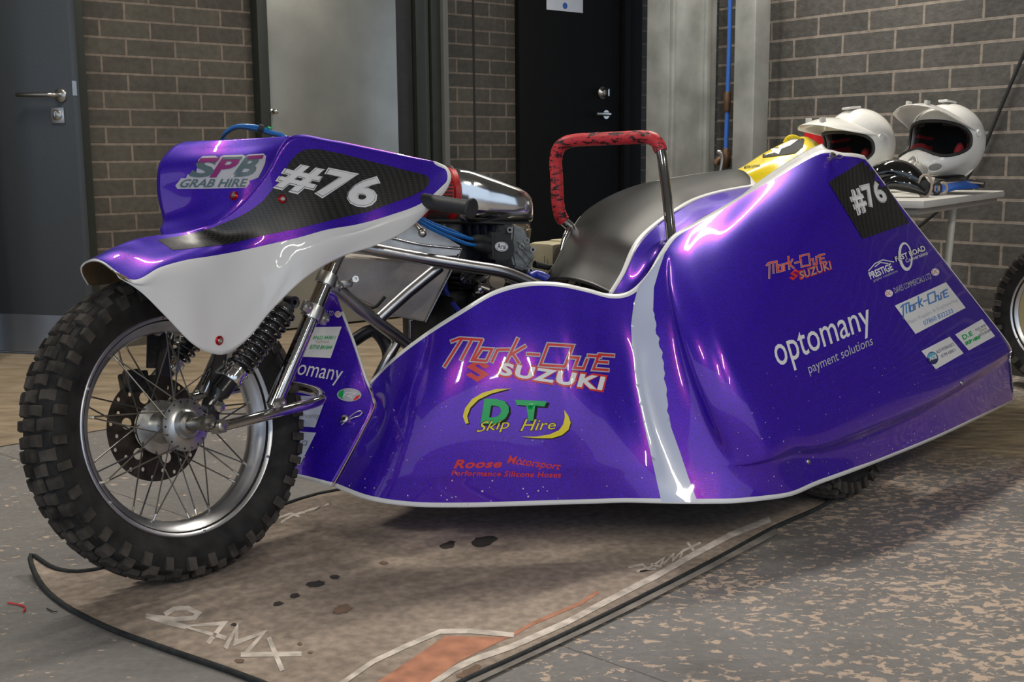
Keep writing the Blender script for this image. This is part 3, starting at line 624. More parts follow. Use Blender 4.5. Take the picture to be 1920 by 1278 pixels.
# ---- wheels
def wheel(name, C, th, cam, R=.3084, w=.053, rr=.2235, spokes=36, full=True):
    """F forward, N lateral towards the viewer, U up"""
    F = V((-cos(th), -sin(th), 0)); N = V((sin(th)*cos(cam), -cos(th)*cos(cam), sin(cam))); U = N.cross(F); U = U if U.z > 0 else -U
    g = lambda a, r, l: C+F*(r*cos(a))+U*(r*sin(a))+N*l
    # tyre
    prof = [(rr-.012, -.033), (rr+.004, -.040), (rr+.02, -.049), (rr+.036, -.0545), (rr+.050, -.054), (R-.020, -.047), (R-.012, -.030), (R-.0095, 0), (R-.012, .030), (R-.020, .047), (rr+.050, .054), (rr+.036, .0545), (rr+.02, .049), (rr+.004, .040), (rr-.012, .033), (rr-.018, 0)]
    k = w/.053; prof = [(r, l*k) for r, l in prof]
    bm = bm_lathe(bmesh.new(), C, N, prof, 96, closed=True, x=F)
    nb = 34; rows = [(0, .013, .013, 0), (-.021, .012, .012, .5), (.021, .012, .012, .5), (-.041, .010, .012, 0), (.041, .010, .012, 0), (-.052, .006, .010, .5), (.052, .006, .010, .5)]
    for l0, hl, ha, ph in rows:
        for i in range(nb):
            a = 2*pi*(i+ph)/nb+random.uniform(-.006, .006); t = l0/.053
            rb = R-.0095-.012*abs(t)**2.2; top = R-.013*abs(t)**2.4
            if abs(l0) > .05: rb, top = R-.042, R-.022
            hh = ha*(1+random.uniform(-.12, .12)); sk = random.uniform(-.15, .15)
            P = []
            for rr_, s_ in ((rb-.006, 1.08), (top-.003, .95), (top, .80)):
                q = []
                for u_, v_ in ((-1, -1), (1, -1), (1, 1), (-1, 1)):
                    ll = l0*k+hl*k*v_*s_+(.007*math.copysign(1, l0)*(rr_ > rb) if abs(l0) > .05 else 0)
                    aa = a+(hh*u_*s_+sk*hl*v_)/R
                    drop = .010*(abs(ll/k)/.05)**2.2-.010*(abs(l0)/.05)**2.2 if abs(l0) < .05 else 0
                    q.append(bm.verts.new(g(aa, rr_-max(-.003, drop), ll)))
                P.append(q)
            for A_, B_ in zip(P, P[1:]):
                for j in range(4): bm.faces.new((A_[j], A_[(j+1) % 4], B_[(j+1) % 4], B_[j])).material_index = 1
            bm.faces.new(P[-1]).material_index = 1
    bmesh.ops.recalc_face_normals(bm, faces=bm.faces)
    whl = empty(name, C, BIKE)
    def sub(nm, bm_, m_, angle=35):
        for v in bm_.verts: v.co -= C
        return link(nm, bm_, m_, whl, angle=angle)
    sub('tyre', bm, [RUB, TREAD], 30)
    # rim
    pr = [(rr, -.037), (rr-.003, -.0395), (rr-.008, -.037), (rr-.012, -.030), (rr-.020, -.021), (rr-.030, -.013), (rr-.034, 0), (rr-.030, .013), (rr-.020, .021), (rr-.012, .030), (rr-.008, .037), (rr-.003, .0395), (rr, .037), (rr-.008, .030), (rr-.025, 0), (rr-.008, -.030)]
    bm = bm_lathe(bmesh.new(), C, N, pr, 96, closed=True, x=F); bmesh.ops.recalc_face_normals(bm, faces=bm.faces)
    for i in range(6):
        a = i*pi/3+.5; bm_lathe(bm, g(a, rr-.006, .0385), N, [(.003, -.001), (.003, .0015), (0, .002)], 8)
    sub('rim', bm, RIMM, 40)
    # hub: two drilled flanges and a barrel
    bm = bm_lathe(bmesh.new(), C, N, [(0, -.052), (.036, -.052), (.056, -.046), (.056, -.041), (.034, -.036), (.033, -.01), (.036, 0), (.034, .02), (.034, .034), (.050, .040), (.053, .0425), (.053, .046), (.036, .047), (.030, .050), (.026, .058), (.0, .058)], 48, x=F)
    bmesh.ops.recalc_face_normals(bm, faces=bm.faces); sub('hub', bm, ALU, 30)
    if not full: return whl, F, N, U, g
    bm = bmesh.new()
    for i in range(18): bm_lathe(bm, g(2*pi*i/18+.1, .0475, .0462), N, [(.0022, 0), (.0022, .0012), (0, .0016)], 8)
    sub('spoke_holes', bm, BLK)
    for side in (1, -1):
        for i in range(spokes//2):
            a = 2*pi*i/(spokes//2)+.1+(.17 if side < 0 else 0); d = (1 if i % 2 else -1)*radians(42 if side > 0 else 38)
            off = side*(.0475 if i % 2 else .040); p = g(a, .0475 if side > 0 else .051, off); q = g(a+d*.72, rr-.031, side*.006)
            bm = bm_tube(bmesh.new(), [p, p*.2+q*.8, q], .0017, 6); e = (q-p).normalized(); bm_tube(bm, [q-e*.014, q-e*.004, q+e*.001], [.0024, .0024, .0032], 8, mi=1)
            sub('spoke', bm, [SPOKE, BRASS])
    return whl, F, N, U, g
CF = V((-.6874, 2.2538, .3023)); TH = radians(51.39); CAMB = radians(11.4)
FW, F, N, U, G = wheel('front_wheel', CF, TH, CAMB)
NH = V((sin(TH), -cos(TH), 0))
def PL(px, py, l): return PP(px, py, CF+NH*l, NH)       # point at lateral distance l from the wheel's centre
def PW(px, py, l): return PP(px, py, CF+N*l, N)
def subw(nm, bm_, m_, angle=35):
    for v in bm_.verts: v.co -= CF
    return link(nm, bm_, m_, FW, angle=angle)
# brake disc with drilled holes on the far side
def disc(C0, R1, R0, t, holes, mi=0):
    bm = bmesh.new(); seg = 72; X, Y = F, U
    cu = bpy.data.curves.new('d', 'CURVE'); cu.dimensions = '2D'; cu.fill_mode = 'BOTH'
    loops = [[(R1*cos(2*pi*i/seg), R1*sin(2*pi*i/seg)) for i in range(seg)], [(R0*cos(2*pi*i/30), R0*sin(2*pi*i/30)) for i in range(30)]]+holes
    for lp in loops:
        sp = cu.splines.new('POLY'); sp.points.add(len(lp)-1); sp.use_cyclic_u = True
        for i, q in enumerate(lp): sp.points[i].co = (*q, 0, 1)
    cu.extrude = t/2; cu.fill_mode = 'BOTH'
    vs, fs = [], []
    o = bpy.data.objects.new('tmp', cu); COL.objects.link(o); dg = bpy.context.evaluated_depsgraph_get(); dg.update(); me = o.evaluated_get(dg).to_mesh()
    vv = [bm.verts.new(C0+X*v.co.x+Y*v.co.y+N*v.co.z) for v in me.vertices]
    for p in me.polygons:
        try: bm.faces.new([vv[i] for i in p.vertices])
        except ValueError: pass
    o.evaluated_get(dg).to_mesh_clear(); bpy.data.objects.remove(o); bpy.data.curves.remove(cu); return bm
holes = []
for i in range(24):
    a = 2*pi*i/24; r_ = .101 if i % 2 else .089; holes.append([(r_*cos(a)+.0045*cos(t), r_*sin(a)+.0045*sin(t)) for t in [2*pi*k/10 for k in range(10)]])
for i in range(6):
    a = 2*pi*(i+.3)/6; holes.append([(.066*cos(a)+.012*cos(t), .066*sin(a)+.012*sin(t)) for t in [2*pi*k/14 for k in range(14)]])
subw('brake_disc', disc(CF-N*.062, .109, .05, .0035, holes), mat('rusty brake disc', (.045, .034, .027), .5, .5, noise=.6, nscale=40))
bm = bm_box(bmesh.new(), G(radians(75), .105, -.066), F*.026, U*.020, N*.018, .006); bm_box(bm, G(radians(70), .12, -.050), F*.014, U*.014, N*.010, .004); subw('brake_caliper', bm, BLK)
# axle ends, spacers and nut
bm = bm_lathe(bmesh.new(), CF+N*.05, N, [(0, 0), (.020, 0), (.020, .010), (.013, .012), (.013, .050), (.015, .052), (.015, .066), (.0, .066)], 28)
bm_lathe(bm, CF+N*.116, N, [(.017, 0), (.017, .012), (.009, .0125), (.009, .022), (0, .023)], 6, x=F)
link('axle_stub', bm_lathe(bmesh.new(), CF-N*.05, -N, [(0, 0), (.020, 0), (.013, .012), (.013, .085), (0, .085)], 24), SATIN, BIKE, angle=30)
link('axle', bm, mat('worn axle steel', (.30, .29, .27), .3, 1, noise=.2), BIKE, angle=30)
# ---- leading link fork: lower loop, stanchions, clamps, shocks
axN = CF+N*.108; axF = CF-N*.108
def Lp(l, f, z): return CF+NH*l-V((cos(TH), sin(TH), 0))*f+V((0, 0, z))    # l lateral, f forward, z above the axle
loopn = PL(612, 748, .115); fr = -(loopn-CF).dot(V((cos(TH), sin(TH), 0)))
zr = loopn.z-CF.z
A0 = PL(428, 797, .115); A0f = -(A0-CF).dot(V((cos(TH), sin(TH), 0)))
pts = [Lp(.115, A0f+.01, A0.z-CF.z), Lp(.115, (A0f+fr)/2, (A0.z-CF.z+zr)/2), Lp(.112, fr+.03, zr-.002), Lp(.098, fr, zr+.002), Lp(.06, fr-.02, zr+.006), Lp(0, fr-.026, zr+.008), Lp(-.06, fr-.02, zr+.008), Lp(-.098, fr, zr+.008), Lp(-.112, fr+.03, zr+.006), Lp(-.115, -.1, .02), Lp(-.115, .0, 0)]
tube('swinging_fork', pts, .0115, CHROME, BIKE, 16, smoothn=6)
bm = bm_lathe(bmesh.new(), PL(411, 799, .128), N, [(0, -.016), (.0155, -.016), (.0155, .010), (0, .010)], 6, x=F); bm_lathe(bm, PL(411, 799, .14), N, [(.0085, 0), (.0085, .010), (.004, .012), (0, .012)], 18); link('axle_nut', bm, SATIN, BIKE, angle=30)
stA, stB = PL(512, 762, .118), PL(634, 474, .118)
far = lambda p: p-NH*((p-CF).dot(NH)*2)
for nm, s_ in (('stanchion', 0), ('stanchion', 1)):
    q0, q1 = (stA, stB) if not s_ else (far(stA), far(stB)); tube(nm, [q0, q0.lerp(q1, .5), q1+(q1-q0)*.1], .0165, CHROME, BIKE, 20)
p_ = PL(526, 755, .14); bm = bm_lathe(bmesh.new(), p_, N, [(0, -.03), (.011, -.03), (.011, 0), (.009, .008), (.0045, .0085), (.0045, .004), (0, .004)], 18, x=F); link('pivot_bolt', bm, SATIN, BIKE, angle=30)
dst = (stB-stA).normalized()
def clampband(px, py, wide, lug, nm='fork_clamp'):
    c = PL(px, py, .118); c = stA+dst*((c-stA).dot(dst)); bm = bm_lathe(bmesh.new(), c, dst, [(.0175, -wide/2), (.0225, -wide/2), (.0235, 0), (.0225, wide/2), (.0175, wide/2)], 28)
    side = dst.cross(NH).normalized(); side = side if side.x > 0 else -side
    bm_box(bm, c+side*.026+NH*.006, side*.010, NH*.008, dst*wide*.42, .003)
    bm_lathe(bm, c+side*.028+NH*.014, NH, [(0, -.002), (.0065, -.002), (.0065, .006), (.003, .0065), (.003, .003), (0, .003)], 14)
    if lug:
        bm_box(bm, c-side*.028+NH*.008, side*.012, NH*.006, dst*wide*.42, .004); bm_lathe(bm, c-side*.028+NH*.014, NH, [(0, -.002), (.008, -.002), (.008, .004), (.004, .0045), (.004, .002), (0, .002)], 14)
    return link(nm, bm, ALU, BIKE, angle=35)
clampband(612, 524, .026, False); clampband(581, 582, .030, True)
def shock(pb, pt, name='shock_absorber'):
    d = (pt-pb).normalized(); L_ = (pt-pb).length; root = empty(name, pb, BIKE); o_ = V((0, 0, 0))
    lathe('damper_body', o_, d, [(0, -.004), (.010, -.004), (.012, .01), (.016, .018), (.019, .022), (.019, L_*.20), (0, L_*.20)], BLK, root, 24)
    lathe('spring_collar', o_, d, [(.012, L_*.19), (.0225, L_*.19), (.024, L_*.20), (.024, L_*.235), (.0215, L_*.24), (.0215, L_*.275), (.025, L_*.28), (.025, L_*.30), (.012, L_*.30)], ALUP, root, 28)
    lathe('damper_shaft', o_, d, [(0, L_*.28), (.014, L_*.28), (.014, L_*.82), (.017, L_*.84), (.017, L_*.95), (0, L_*.97)], BLKM, root, 20)
    X, Y, Z = axes(d); n = 10; P_ = []
    for i in range(n*20+1):
        t = i/(n*20); h = L_*(.30+.60*t); a = 2*pi*i/20; r_ = .0255*(1-.03*t); P_.append(Z*h+(X*cos(a)+Y*sin(a))*r_)
    tube('coil_spring', P_, .0042, SPRING, root, 8)
    lathe('top_eye', o_+d*L_, NH, [(.005, -.012), (.013, -.012), (.013, .012), (.005, .012)], BLK, root, 20, closed=True)
    return root
sb, st = PL(400, 752, .105), PL(546, 566, .105)
shock(sb, st); shock(far(sb), far(st))
for p0 in (PL(410, 762, .120),):
    bm = bm_lathe(bmesh.new(), p0, NH, [(0, -.03), (.0125, -.03), (.0125, 0), (.0115, .007), (0, .009)], 6); link('shock_bolt', bm, CHROME, BIKE, angle=30)
    bm = bm_lathe(bmesh.new(), p0-NH*.012, NH, [(0, -.018), (.019, -.018), (.019, .004), (0, .004)], 22); bm_box(bm, PL(400, 780, .11), V((0, 0, .02)), NH*.004, F*.012, .002); link('shock_lug', bm, BLK, BIKE, angle=30)
for px0, px1, l in ((396, 386, .09), (352, 330, -.09)):
    q = [PL(px0+22, 600, l), PL(px0+34, 600, l), PL(px0+24, 690, l), PL(px0+14, 760, l), PL(px1+2, 760, l), PL(px1+8, 690, l)]
    if l < 0: q = [far(PL(x, y, .09)) for x, y in ((418, 600), (430, 600), (420, 690), (410, 760), (388, 760), (394, 690))]
    prism('fairing_stay', q, NH*.006, BLK, BIKE, .0015)
# little drilled bracket seen between the spokes on the far side
bm = bmesh.new(); prism('stay_bracket', [PL(x, y, -.06) for x, y in ((278, 612), (310, 606), (312, 640), (303, 690), (276, 690))], NH*-.005, BLK, BIKE, .001); lathe('stay_washer', PL(294, 619, -.05), NH, [(0, 0), (.011, 0), (.011, .006), (.004, .008), (0, .008)], SATIN, BIKE, 18)

# ---- front fairing
fc = [
 [(157, 492, 0), (170, 487, .03), (188, 488, .06), (206, 499, .085), (224, 520, .10)],
 [(205, 467, 0), (222, 474, .04), (248, 524, .113), (256, 535, .118), (266, 549, .12)],
 [(250, 449, 0), (275, 472, .06), (300, 501, .12), (304, 540, .13), (309, 591, .13)],
 [(300, 440, 0), (328, 462, .07), (350, 487, .125), (355, 560, .14), (360, 643, .14)],
 [(355, 432, .05), (375, 452, .09), (395, 480, .13), (398, 570, .14), (400, 663, .14)],
 [(405, 417, .09), (430, 442, .105), (450, 470, .13), (445, 570, .145), (432, 660, .14)],
 [(455, 380, .11), (480, 418, .125), (508, 457, .145), (500, 530, .155), (470, 630, .15)],
 [(500, 325, .125), (525, 390, .14), (560, 445, .165), (545, 495, .17), (508, 583, .16)],
 [(545, 256, .13), (580, 345, .15), (615, 430, .18), (600, 460, .185), (570, 523, .18)],
 [(620, 262, .15), (648, 340, .165), (672, 420, .19), (660, 442, .2), (640, 482, .19)],
 [(700, 278, .17), (720, 335, .185), (732, 403, .21), (725, 423, .215), (705, 460, .21)],
 [(770, 293, .19), (785, 335, .205), (793, 379, .225), (785, 400, .23), (765, 430, .225)],
 [(818, 303, .2), (839, 314, .21), (846, 333, .225), (838, 355, .23), (818, 380, .23)]]
FL = -.035
CFP = [[PL(x, y, l+FL) for x, y, l in col] for col in fc]
rows = [[CFP[j][i] for j in range(13)] for i in range(5)]
FAIR = empty('front_fairing', CF, BIKE)
def tof(o):
    o.parent = FAIR; o.location = -CF; return o
fo, FBVH, FG = surf('side_shell', rows, PAINT, None, 10, 10, .0035, white=lambda u, v, p: (v-2)*.02, edges='lr', ew=.009, inner=TAN); tof(fo)
mir = lambda p: p-NH*((p-CF).dot(NH)-FL)*2
# far half of the nose cowl, mirrored about the centre line
NG = [[CFP[j][0] for j in range(4)],
      [PL(x, y, l+FL) for x, y, l in ((151, 501, -.015), (194, 478, -.04), (240, 462, -.05), (292, 452, -.05))],
      [PL(x, y, l+FL) for x, y, l in ((153, 515, -.030), (190, 500, -.07), (235, 488, -.08), (285, 478, -.09))],
      [PL(x, y, l+FL) for x, y, l in ((164, 534, -.045), (203, 532, -.09), (245, 522, -.10), (292, 512, -.11))]]
no_, _, _ = surf('nose_cowl', NG, PAINT, None, 8, 8, .0035, edges='l', ew=.009, inner=TAN, facecam=False); tof(no_)
# the far side shell (hidden but for its edge)
# screen with the plum and grey lettering
sg = [
 [(306, 452, 2.40), (340, 444, 2.38), (385, 436, 2.36), (425, 420, 2.36), (465, 402, 2.37)],
 [(300, 430, 2.43), (345, 424, 2.40), (392, 412, 2.37), (436, 392, 2.365), (482, 368, 2.375)],
 [(305, 412, 2.455), (350, 400, 2.42), (397, 388, 2.385), (447, 366, 2.375), (496, 342, 2.385)],
 [(298, 380, 2.465), (350, 368, 2.43), (405, 356, 2.395), (458, 338, 2.385), (512, 314, 2.40)],
 [(294, 350, 2.475), (350, 338, 2.44), (410, 327, 2.405), (470, 311, 2.395), (524, 294, 2.415)],
 [(298, 308, 2.485), (352, 303, 2.45), (413, 298, 2.42), (474, 289, 2.41), (534, 276, 2.43)],
 [(322, 277, 2.50), (365, 277, 2.47), (417, 276, 2.44), (476, 272, 2.43), (541, 264, 2.44)],
 [(346, 265, 2.51), (378, 264, 2.48), (420, 262, 2.455), (478, 259, 2.445), (546, 255, 2.45)]]
so, SBVH, _ = surf('screen', [[PD(*q) for q in r] for r in sg], PAINT, None, 8, 8, .0035, white=lambda u, v, p: -.0, edges='', inner=TAN); tof(so)
for v in so.data.attributes['white'].data: v.value = -1
# carbon panel and race number
tri = [(295, 450), (325, 469.5), (427, 458), (500, 440), (560, 428), (640, 408), (691, 397), (770, 368), (795, 356), (804, 345), (805, 335), (795, 327), (757, 318), (690, 301), (640, 288), (600, 280), (580, 279), (567, 282), (556, 289), (546, 300), (532, 322), (520, 343), (493, 377), (470, 394), (447, 407), (397, 427), (350, 440)]
def D(nm, bvh, items, lbl=None, root=FAIR, step=14, org=CF):
    o = decal(nm, bvh, items, None, step, label=lbl); o.parent = root; o.location = -org; return o
D('carbon_panel', FBVH, [p2d([tri], CARBON, 0)], 'black carbon weave panel')
q76 = ((517, 352), (700, 397), (727, 337), (556, 296))
D('race_number', FBVH, [t2d('#76', ((507, 351), (694, 400), (726, 334), (546, 298)), WHT2, 1, .045, 1.08), t2d('#76', ((511, 348.5), (691, 396), (722, 337), (549, 300.5)), BLKD, 2, .034, 1.09), t2d('#76', ((512, 347.8), (690.3, 395.3), (721.2, 337.6), (549.7, 301.2)), WHT2, 3, .027, 1.1)], 'white number on the carbon panel')
qs = lambda x0, y0, x1, y1, sk, dy: ((x0, y1), (x1, y1-dy), (x1+sk, y0-dy), (x0+sk, y0))
D('sponsor_sticker', SBVH, [p2d([[(348, 337), (352, 327), (368, 326), (372, 300), (380, 293), (404, 292), (410, 296), (420, 291), (455, 290), (461, 293), (466, 290), (494, 288), (499, 293), (497, 306), (490, 322), (484, 333), (471, 338)]], LGREY, 0),
  p2d([[(329, 348), (340, 334), (400, 333), (468, 333), (468, 344), (462, 352), (400, 353.5), (333, 354)]], LGREY, 0),
  t2d('S', ((352, 333), (400, 332), (410, 296), (374, 298)), SLATE, 2, .04), t2d('P', ((393, 333), (430, 332), (456, 294), (418, 295)), MAG, 2, .04), t2d('B', ((434, 332), (474, 331), (494, 292), (462, 293)), SLATE, 2, .04),
  p2d([[(371, 305), (377, 297), (414, 296), (407, 304)]], MAG, 3), p2d([[(421, 296), (455, 294), (453, 299), (418, 300)]], SLATE, 3), p2d([[(464, 299), (466, 293), (495, 291), (492, 298)]], MAG, 3),
  t2d('GRAB HIRE', ((334, 351.5), (460, 350.5), (466, 335), (345, 336)), SLATE, 2, .02)], 'plum and grey grab hire sticker')
def bolt(px, py, bvh, parent, org, red=True, r=.0075, nm='fairing_bolt'):
    p, n, _, _ = bvh.ray_cast(CAM, ray(px, py).normalized())
    if n.dot(CAM-p) < 0: n = -n
    bm = bmesh.new()
    if red: bm_lathe(bm, p, n, [(r*1.25, -.001), (r*1.25, .0015), (r*.9, .004), (r*.5, .004)], 24, mi=1)
    bm_lathe(bm, p+n*(.002 if red else 0), n, [(0, -.001), (r*.75, -.001), (r*.72, .002), (r*.5, .0038), (r*.3, .0038), (r*.3, .0018), (0, .0018)], 20)
    for v in bm.verts: v.co -= org
    return link(nm, bm, [SATIN, REDAN] if red else [SATIN], parent, angle=30)
bolt(411, 638, FBVH, FAIR, CF); bolt(529, 373, FBVH, FAIR, CF); bolt(439, 367, SBVH, FAIR, CF)

# ---- sidecar body: outer panel from the seam round the nose of the chair to its tail
top = [(690, 717), (740, 668), (800, 622), (865, 580), (925, 545), (985, 529), (1045, 529), (1100, 540), (1145, 551), (1180, 545), (1212, 515), (1238, 472)]
bot = [(623, 912), (690, 937), (770, 949), (860, 951), (950, 949), (1040, 946), (1110, 944), (1170, 942), (1225, 943), (1280, 944), (1325, 944), (1375, 943)]
bow = [14, 10, 6, 2, -2, -6, -10, -14, -22, -30, -26, -16]                      # sideways bow of each column in the picture of the panel
bulge = [.0, .010, .016, .018, .016, .018, .030, .022, .0, -.018, -.012, .006]
setb = [.10, .105, .11, .115, .12, .13, .14, .16, .18, .20, .23, .26]
cols = []
for (tx, ty), (bx, by), bw_, bu, sb_ in zip(top, bot, bow, bulge, setb):
    B = PZ(bx, by, .112); DB = B.y; DT = DB+sb_; c = []
    for t in (0, .2, .4, .6, .8, .88, 1):
        px, py = tx+(bx-tx)*t+bw_*sin(pi*t), ty+(by-ty)*t
        c.append(PD(px, py, DT+(DB-DT)*t**.75-bu*sin(pi*t)-.01*sin(pi*t)))
    cols.append(c)
c0 = [(690, 717), (697, 740), (703, 762), (681, 806), (652, 860), (641, 880), (623, 912)]
cols[0] = [PD(x, y, p.y) for (x, y), p in zip(c0, cols[0])]
for c in ([(1262, 440, 2.62), (1258, 530, 2.50), (1285, 640, 2.405), (1330, 760, 2.35), (1382, 860, 2.335), (1430, 938, 2.345)],
          [(1300, 418, 2.67), (1292, 500, 2.52), (1325, 620, 2.40), (1378, 745, 2.345), (1435, 850, 2.35), (1485, 929, 2.39)],
          [(1370, 378, 2.74), (1335, 480, 2.55), (1362, 605, 2.425), (1424, 742, 2.37), (1482, 836, 2.41), (1535, 908, 2.465)],
          [(1450, 330, 2.80), (1405, 440, 2.61), (1437, 590, 2.48), (1494, 736, 2.435), (1538, 832, 2.475), (1590, 888, 2.56)],
          [(1535, 283, 2.86), (1505, 410, 2.68), (1540, 560, 2.59), (1590, 710, 2.545), (1625, 800, 2.59), (1650, 865, 2.67)],
          [(1580, 286, 2.88), (1595, 400, 2.76), (1650, 540, 2.72), (1705, 668, 2.70), (1735, 752, 2.75), (1755, 822, 2.84)],
          [(1600, 287, 2.90), (1655, 390, 2.87), (1722, 500, 2.87), (1785, 610, 2.89), (1825, 698, 2.94), (1840, 782, 3.05)],
          [(1620, 291, 2.92), (1690, 385, 2.95), (1765, 480, 3.0), (1835, 570, 3.07), (1893, 648, 3.13), (1902, 752, 3.30)]):
    k_ = {1382: 0, 1435: .2, 1482: .8, 1538: 1, 1625: 1, 1735: 1, 1825: .9, 1893: .5}[c[4][0]]; a_, z_ = c[4], c[5]
    c[4] = (a_[0], a_[1]-4*k_, a_[2]-.028*k_); c.insert(5, (a_[0]+(z_[0]-a_[0])*.25, a_[1]+(z_[1]-a_[1])*.25, a_[2]+(z_[2]-a_[2])*.25+.022*k_))
    cols.append([PD(*q) for q in c])
rows = [[c[i] for c in cols] for i in range(7)]
BO = V((.3, 2.6, .0)); BODY = empty('sidecar_body', BO, BIKE)
bo_, BBVH, BG = surf('outer_panel', rows, PAINT, None, 10, 12, .004, edges='tb', ew=.0105)
at_ = bo_.data.attributes['white'].data; nc = len(BG[0]); nr = len(BG)
kd = KDTree(nr); [kd.insert(BG[i][-1], i) for i in range(nr)]; kd.balance()
for i in range(nr):
    for j in range(nc-60, nc): at_[i*nc+j].value = max(at_[i*nc+j].value, .005-kd.find(BG[i][j])[2])
bo_.parent = BODY; bo_.location = -BO
def DB_(nm, items, lbl=None, step=14): return D(nm, BBVH, items, lbl, BODY, step, BO)
rnd = random.Random(3)
se = []
for k, (x, y) in enumerate(((1236, 505), (1226, 540), (1225, 575), (1230, 610), (1238, 650), (1246, 700), (1250, 750), (1258, 800), (1276, 850), (1291, 895), (1308, 941))):
    se.append((x, y))
rag = []
for (x0, y0), (x1, y1) in zip(se, se[1:]):
    for t in range(5):
        u = t/5; y = y0+(y1-y0)*u; rag.append((x0+(x1-x0)*u+(rnd.uniform(-3, 3) if 575 < y < 780 else 0), y))
rag.append(se[-1])
lf = [(1240, 940), (1222, 860), (1206, 790), (1192, 720), (1185, 650), (1183, 610), (1188, 570), (1197, 536), (1214, 515), (1238, 476)]
DB_('white_stripe', [p2d([[(1248, 470)]+rag+lf[:-1]], STRIPE, 0)], 'broad pale stripe with a torn edge', 10)
def mark_one(o, ex, ey, wd, m, wd2, m2, lay=1):
    L_ = [[(-.1, .85), (.2, 1), (1.2, 1)], [(.3, .98), (0, -.25)], [(.75, .98), (.62, .1)], [(1.2, 1), (1.1, .1), (1.75, .1), (1.8, .62), (1.35, .62), (1.22, .15)], [(2.0, .1), (2.05, .62), (2.55, .66)], [(2.75, 1.15), (2.65, .12)], [(2.7, .42), (3.2, .85)], [(2.8, .48), (3.2, .12)], [(3.45, .52), (3.95, .52)], [(4.2, .08), (4.2, 1), (5.3, 1), (5.3, .08), (4.2, .08)], [(5.35, .5), (5.75, .5), (5.75, .05)], [(5.75, .5), (5.75, .05), (6.15, .05), (6.15, .45)], [(6.15, .62), (6.7, .62)], [(7.25, .05), (6.6, .05), (6.6, .7), (7.25, .7)], [(6.6, .38), (7.1, .38)]]
    L_ = aff([[(x/7.25, y) for x, y in l] for l in L_], o, ex, ey); return [stroke(L_, wd2, m2, lay), stroke(L_, wd, m, lay+1)]
SL = [(.50, 1.0), (0, .66), (.62, .30), (.50, .23), (.2, .43), (0, .31), (.50, 0), (1, .34), (.38, .70), (.50, .77), (.80, .57), (1, .69)]
def shp(pts, o, ex, ey): return aff([pts], o, ex, ey)[0]
def outl(items): return items
DB_('sponsor_sticker', mark_one((838, 676), (300, 20), (16, -42), 4.2, RED, 8.5, LGREY), 'red outlined dealer name')
DB_('sponsor_sticker', [p2d([shp(SL, (873, 716), (44, 0), (2, -43))], RED, 1), t2d('SUZUKI', ((930, 706), (1131, 736), (1139, 703), (938, 676)), RED, 1, .075, 1.1), t2d('SUZUKI', ((934, 702.5), (1128, 732), (1135, 706.5), (941, 679.5)), WHT2, 2, .042, 1.16)], 'red and white maker name')
arc1 = [(1042, 727)]; arc1 = [(958, 728), (930, 729), (905, 736), (885, 748), (872, 765), (868, 780), (873, 794), (879, 793), (876, 780), (882, 764), (897, 749), (920, 738), (945, 731)]
arc2 = [(1058, 768), (1066, 780), (1070, 792), (1066, 805), (1054, 815), (1035, 821), (1005, 821), (975, 818), (1005, 818), (1030, 814), (1048, 806), (1056, 795), (1059, 782)]
def sh(pl, dx, dy): return [(x+dx, y+dy) for x, y in pl]
DB_('sponsor_sticker', [p2d([sh(arc1, 2, 2)], BLKD, 1), p2d([sh(arc2, 1.5, 2)], BLKD, 1), p2d([arc1], YEL, 2), p2d([arc2], YEL, 2),
  t2d('D', ((904, 797), (953, 800), (963, 751), (912, 748)), BLKD, 1, .06), t2d('D', ((901, 794), (949, 795), (959, 749), (908, 747)), GREEN, 2, .06), t2d('T', ((984, 790), (1015, 793), (1031, 755), (968, 751)), BLKD, 1, .06), t2d('T', ((980, 787), (1010, 790), (1025, 752), (965, 749)), GREEN, 2, .06),
  t2d('Skip', ((887, 817), (953, 809), (959, 783), (904, 789)), BLKD, 3, .02), t2d('Skip', ((888, 816), (952, 808), (958, 784), (905, 790)), YEL, 4, .0), t2d('Hire', ((974, 809), (1042, 805), (1046, 786), (985, 784)), BLKD, 3, .02), t2d('Hire', ((975, 808), (1041, 804), (1045, 787), (986, 785)), YEL, 4, .0)], 'green and yellow skip hire sticker')
DB_('sponsor_sticker', [t2d('Roose', ((850, 878), (938, 876), (946, 861), (858, 861)), RED, 1, .035, 1.1), t2d('Motorsport', ((948, 873), (1046, 884), (1055, 868), (956, 853)), RED, 1, .01, 1.0), t2d('Performance Silicone Hoses', ((846, 891), (1051, 895), (1053, 884), (849, 881)), RED, 1, .02, 1.1)], 'red hose maker lettering')
DB_('sponsor_sticker', mark_one((1441, 516), (106, -24), (-3, -22), 2.2, mat('orange red decal', (.75, .06, .03), .4), 3.6, LGREY)+[p2d([shp(SL, (1478, 528), (17, -4), (4, -22))], RED, 1), t2d('SUZUKI', ((1499, 526), (1560, 505), (1556, 488), (1495, 508)), RED, 1, .05, 1.05), t2d('SUZUKI', ((1501, 523), (1558, 504), (1555, 490), (1498, 510)), mat('tan decal', (.40, .34, .29), .4), 2, .018, 1.1)], 'small red dealer name')
DB_('sponsor_sticker', [t2d('optomany', ((1464, 706), (1640, 627), (1626, 573), (1445, 642)), WHT2, 1, .004, 1.0)], 'large white lettering')
DB_('sponsor_sticker', [t2d('payment solutions', ((1519, 706), (1638, 651), (1633, 629), (1512, 683)), LGREY, 1, .0)], 'small pale lettering')
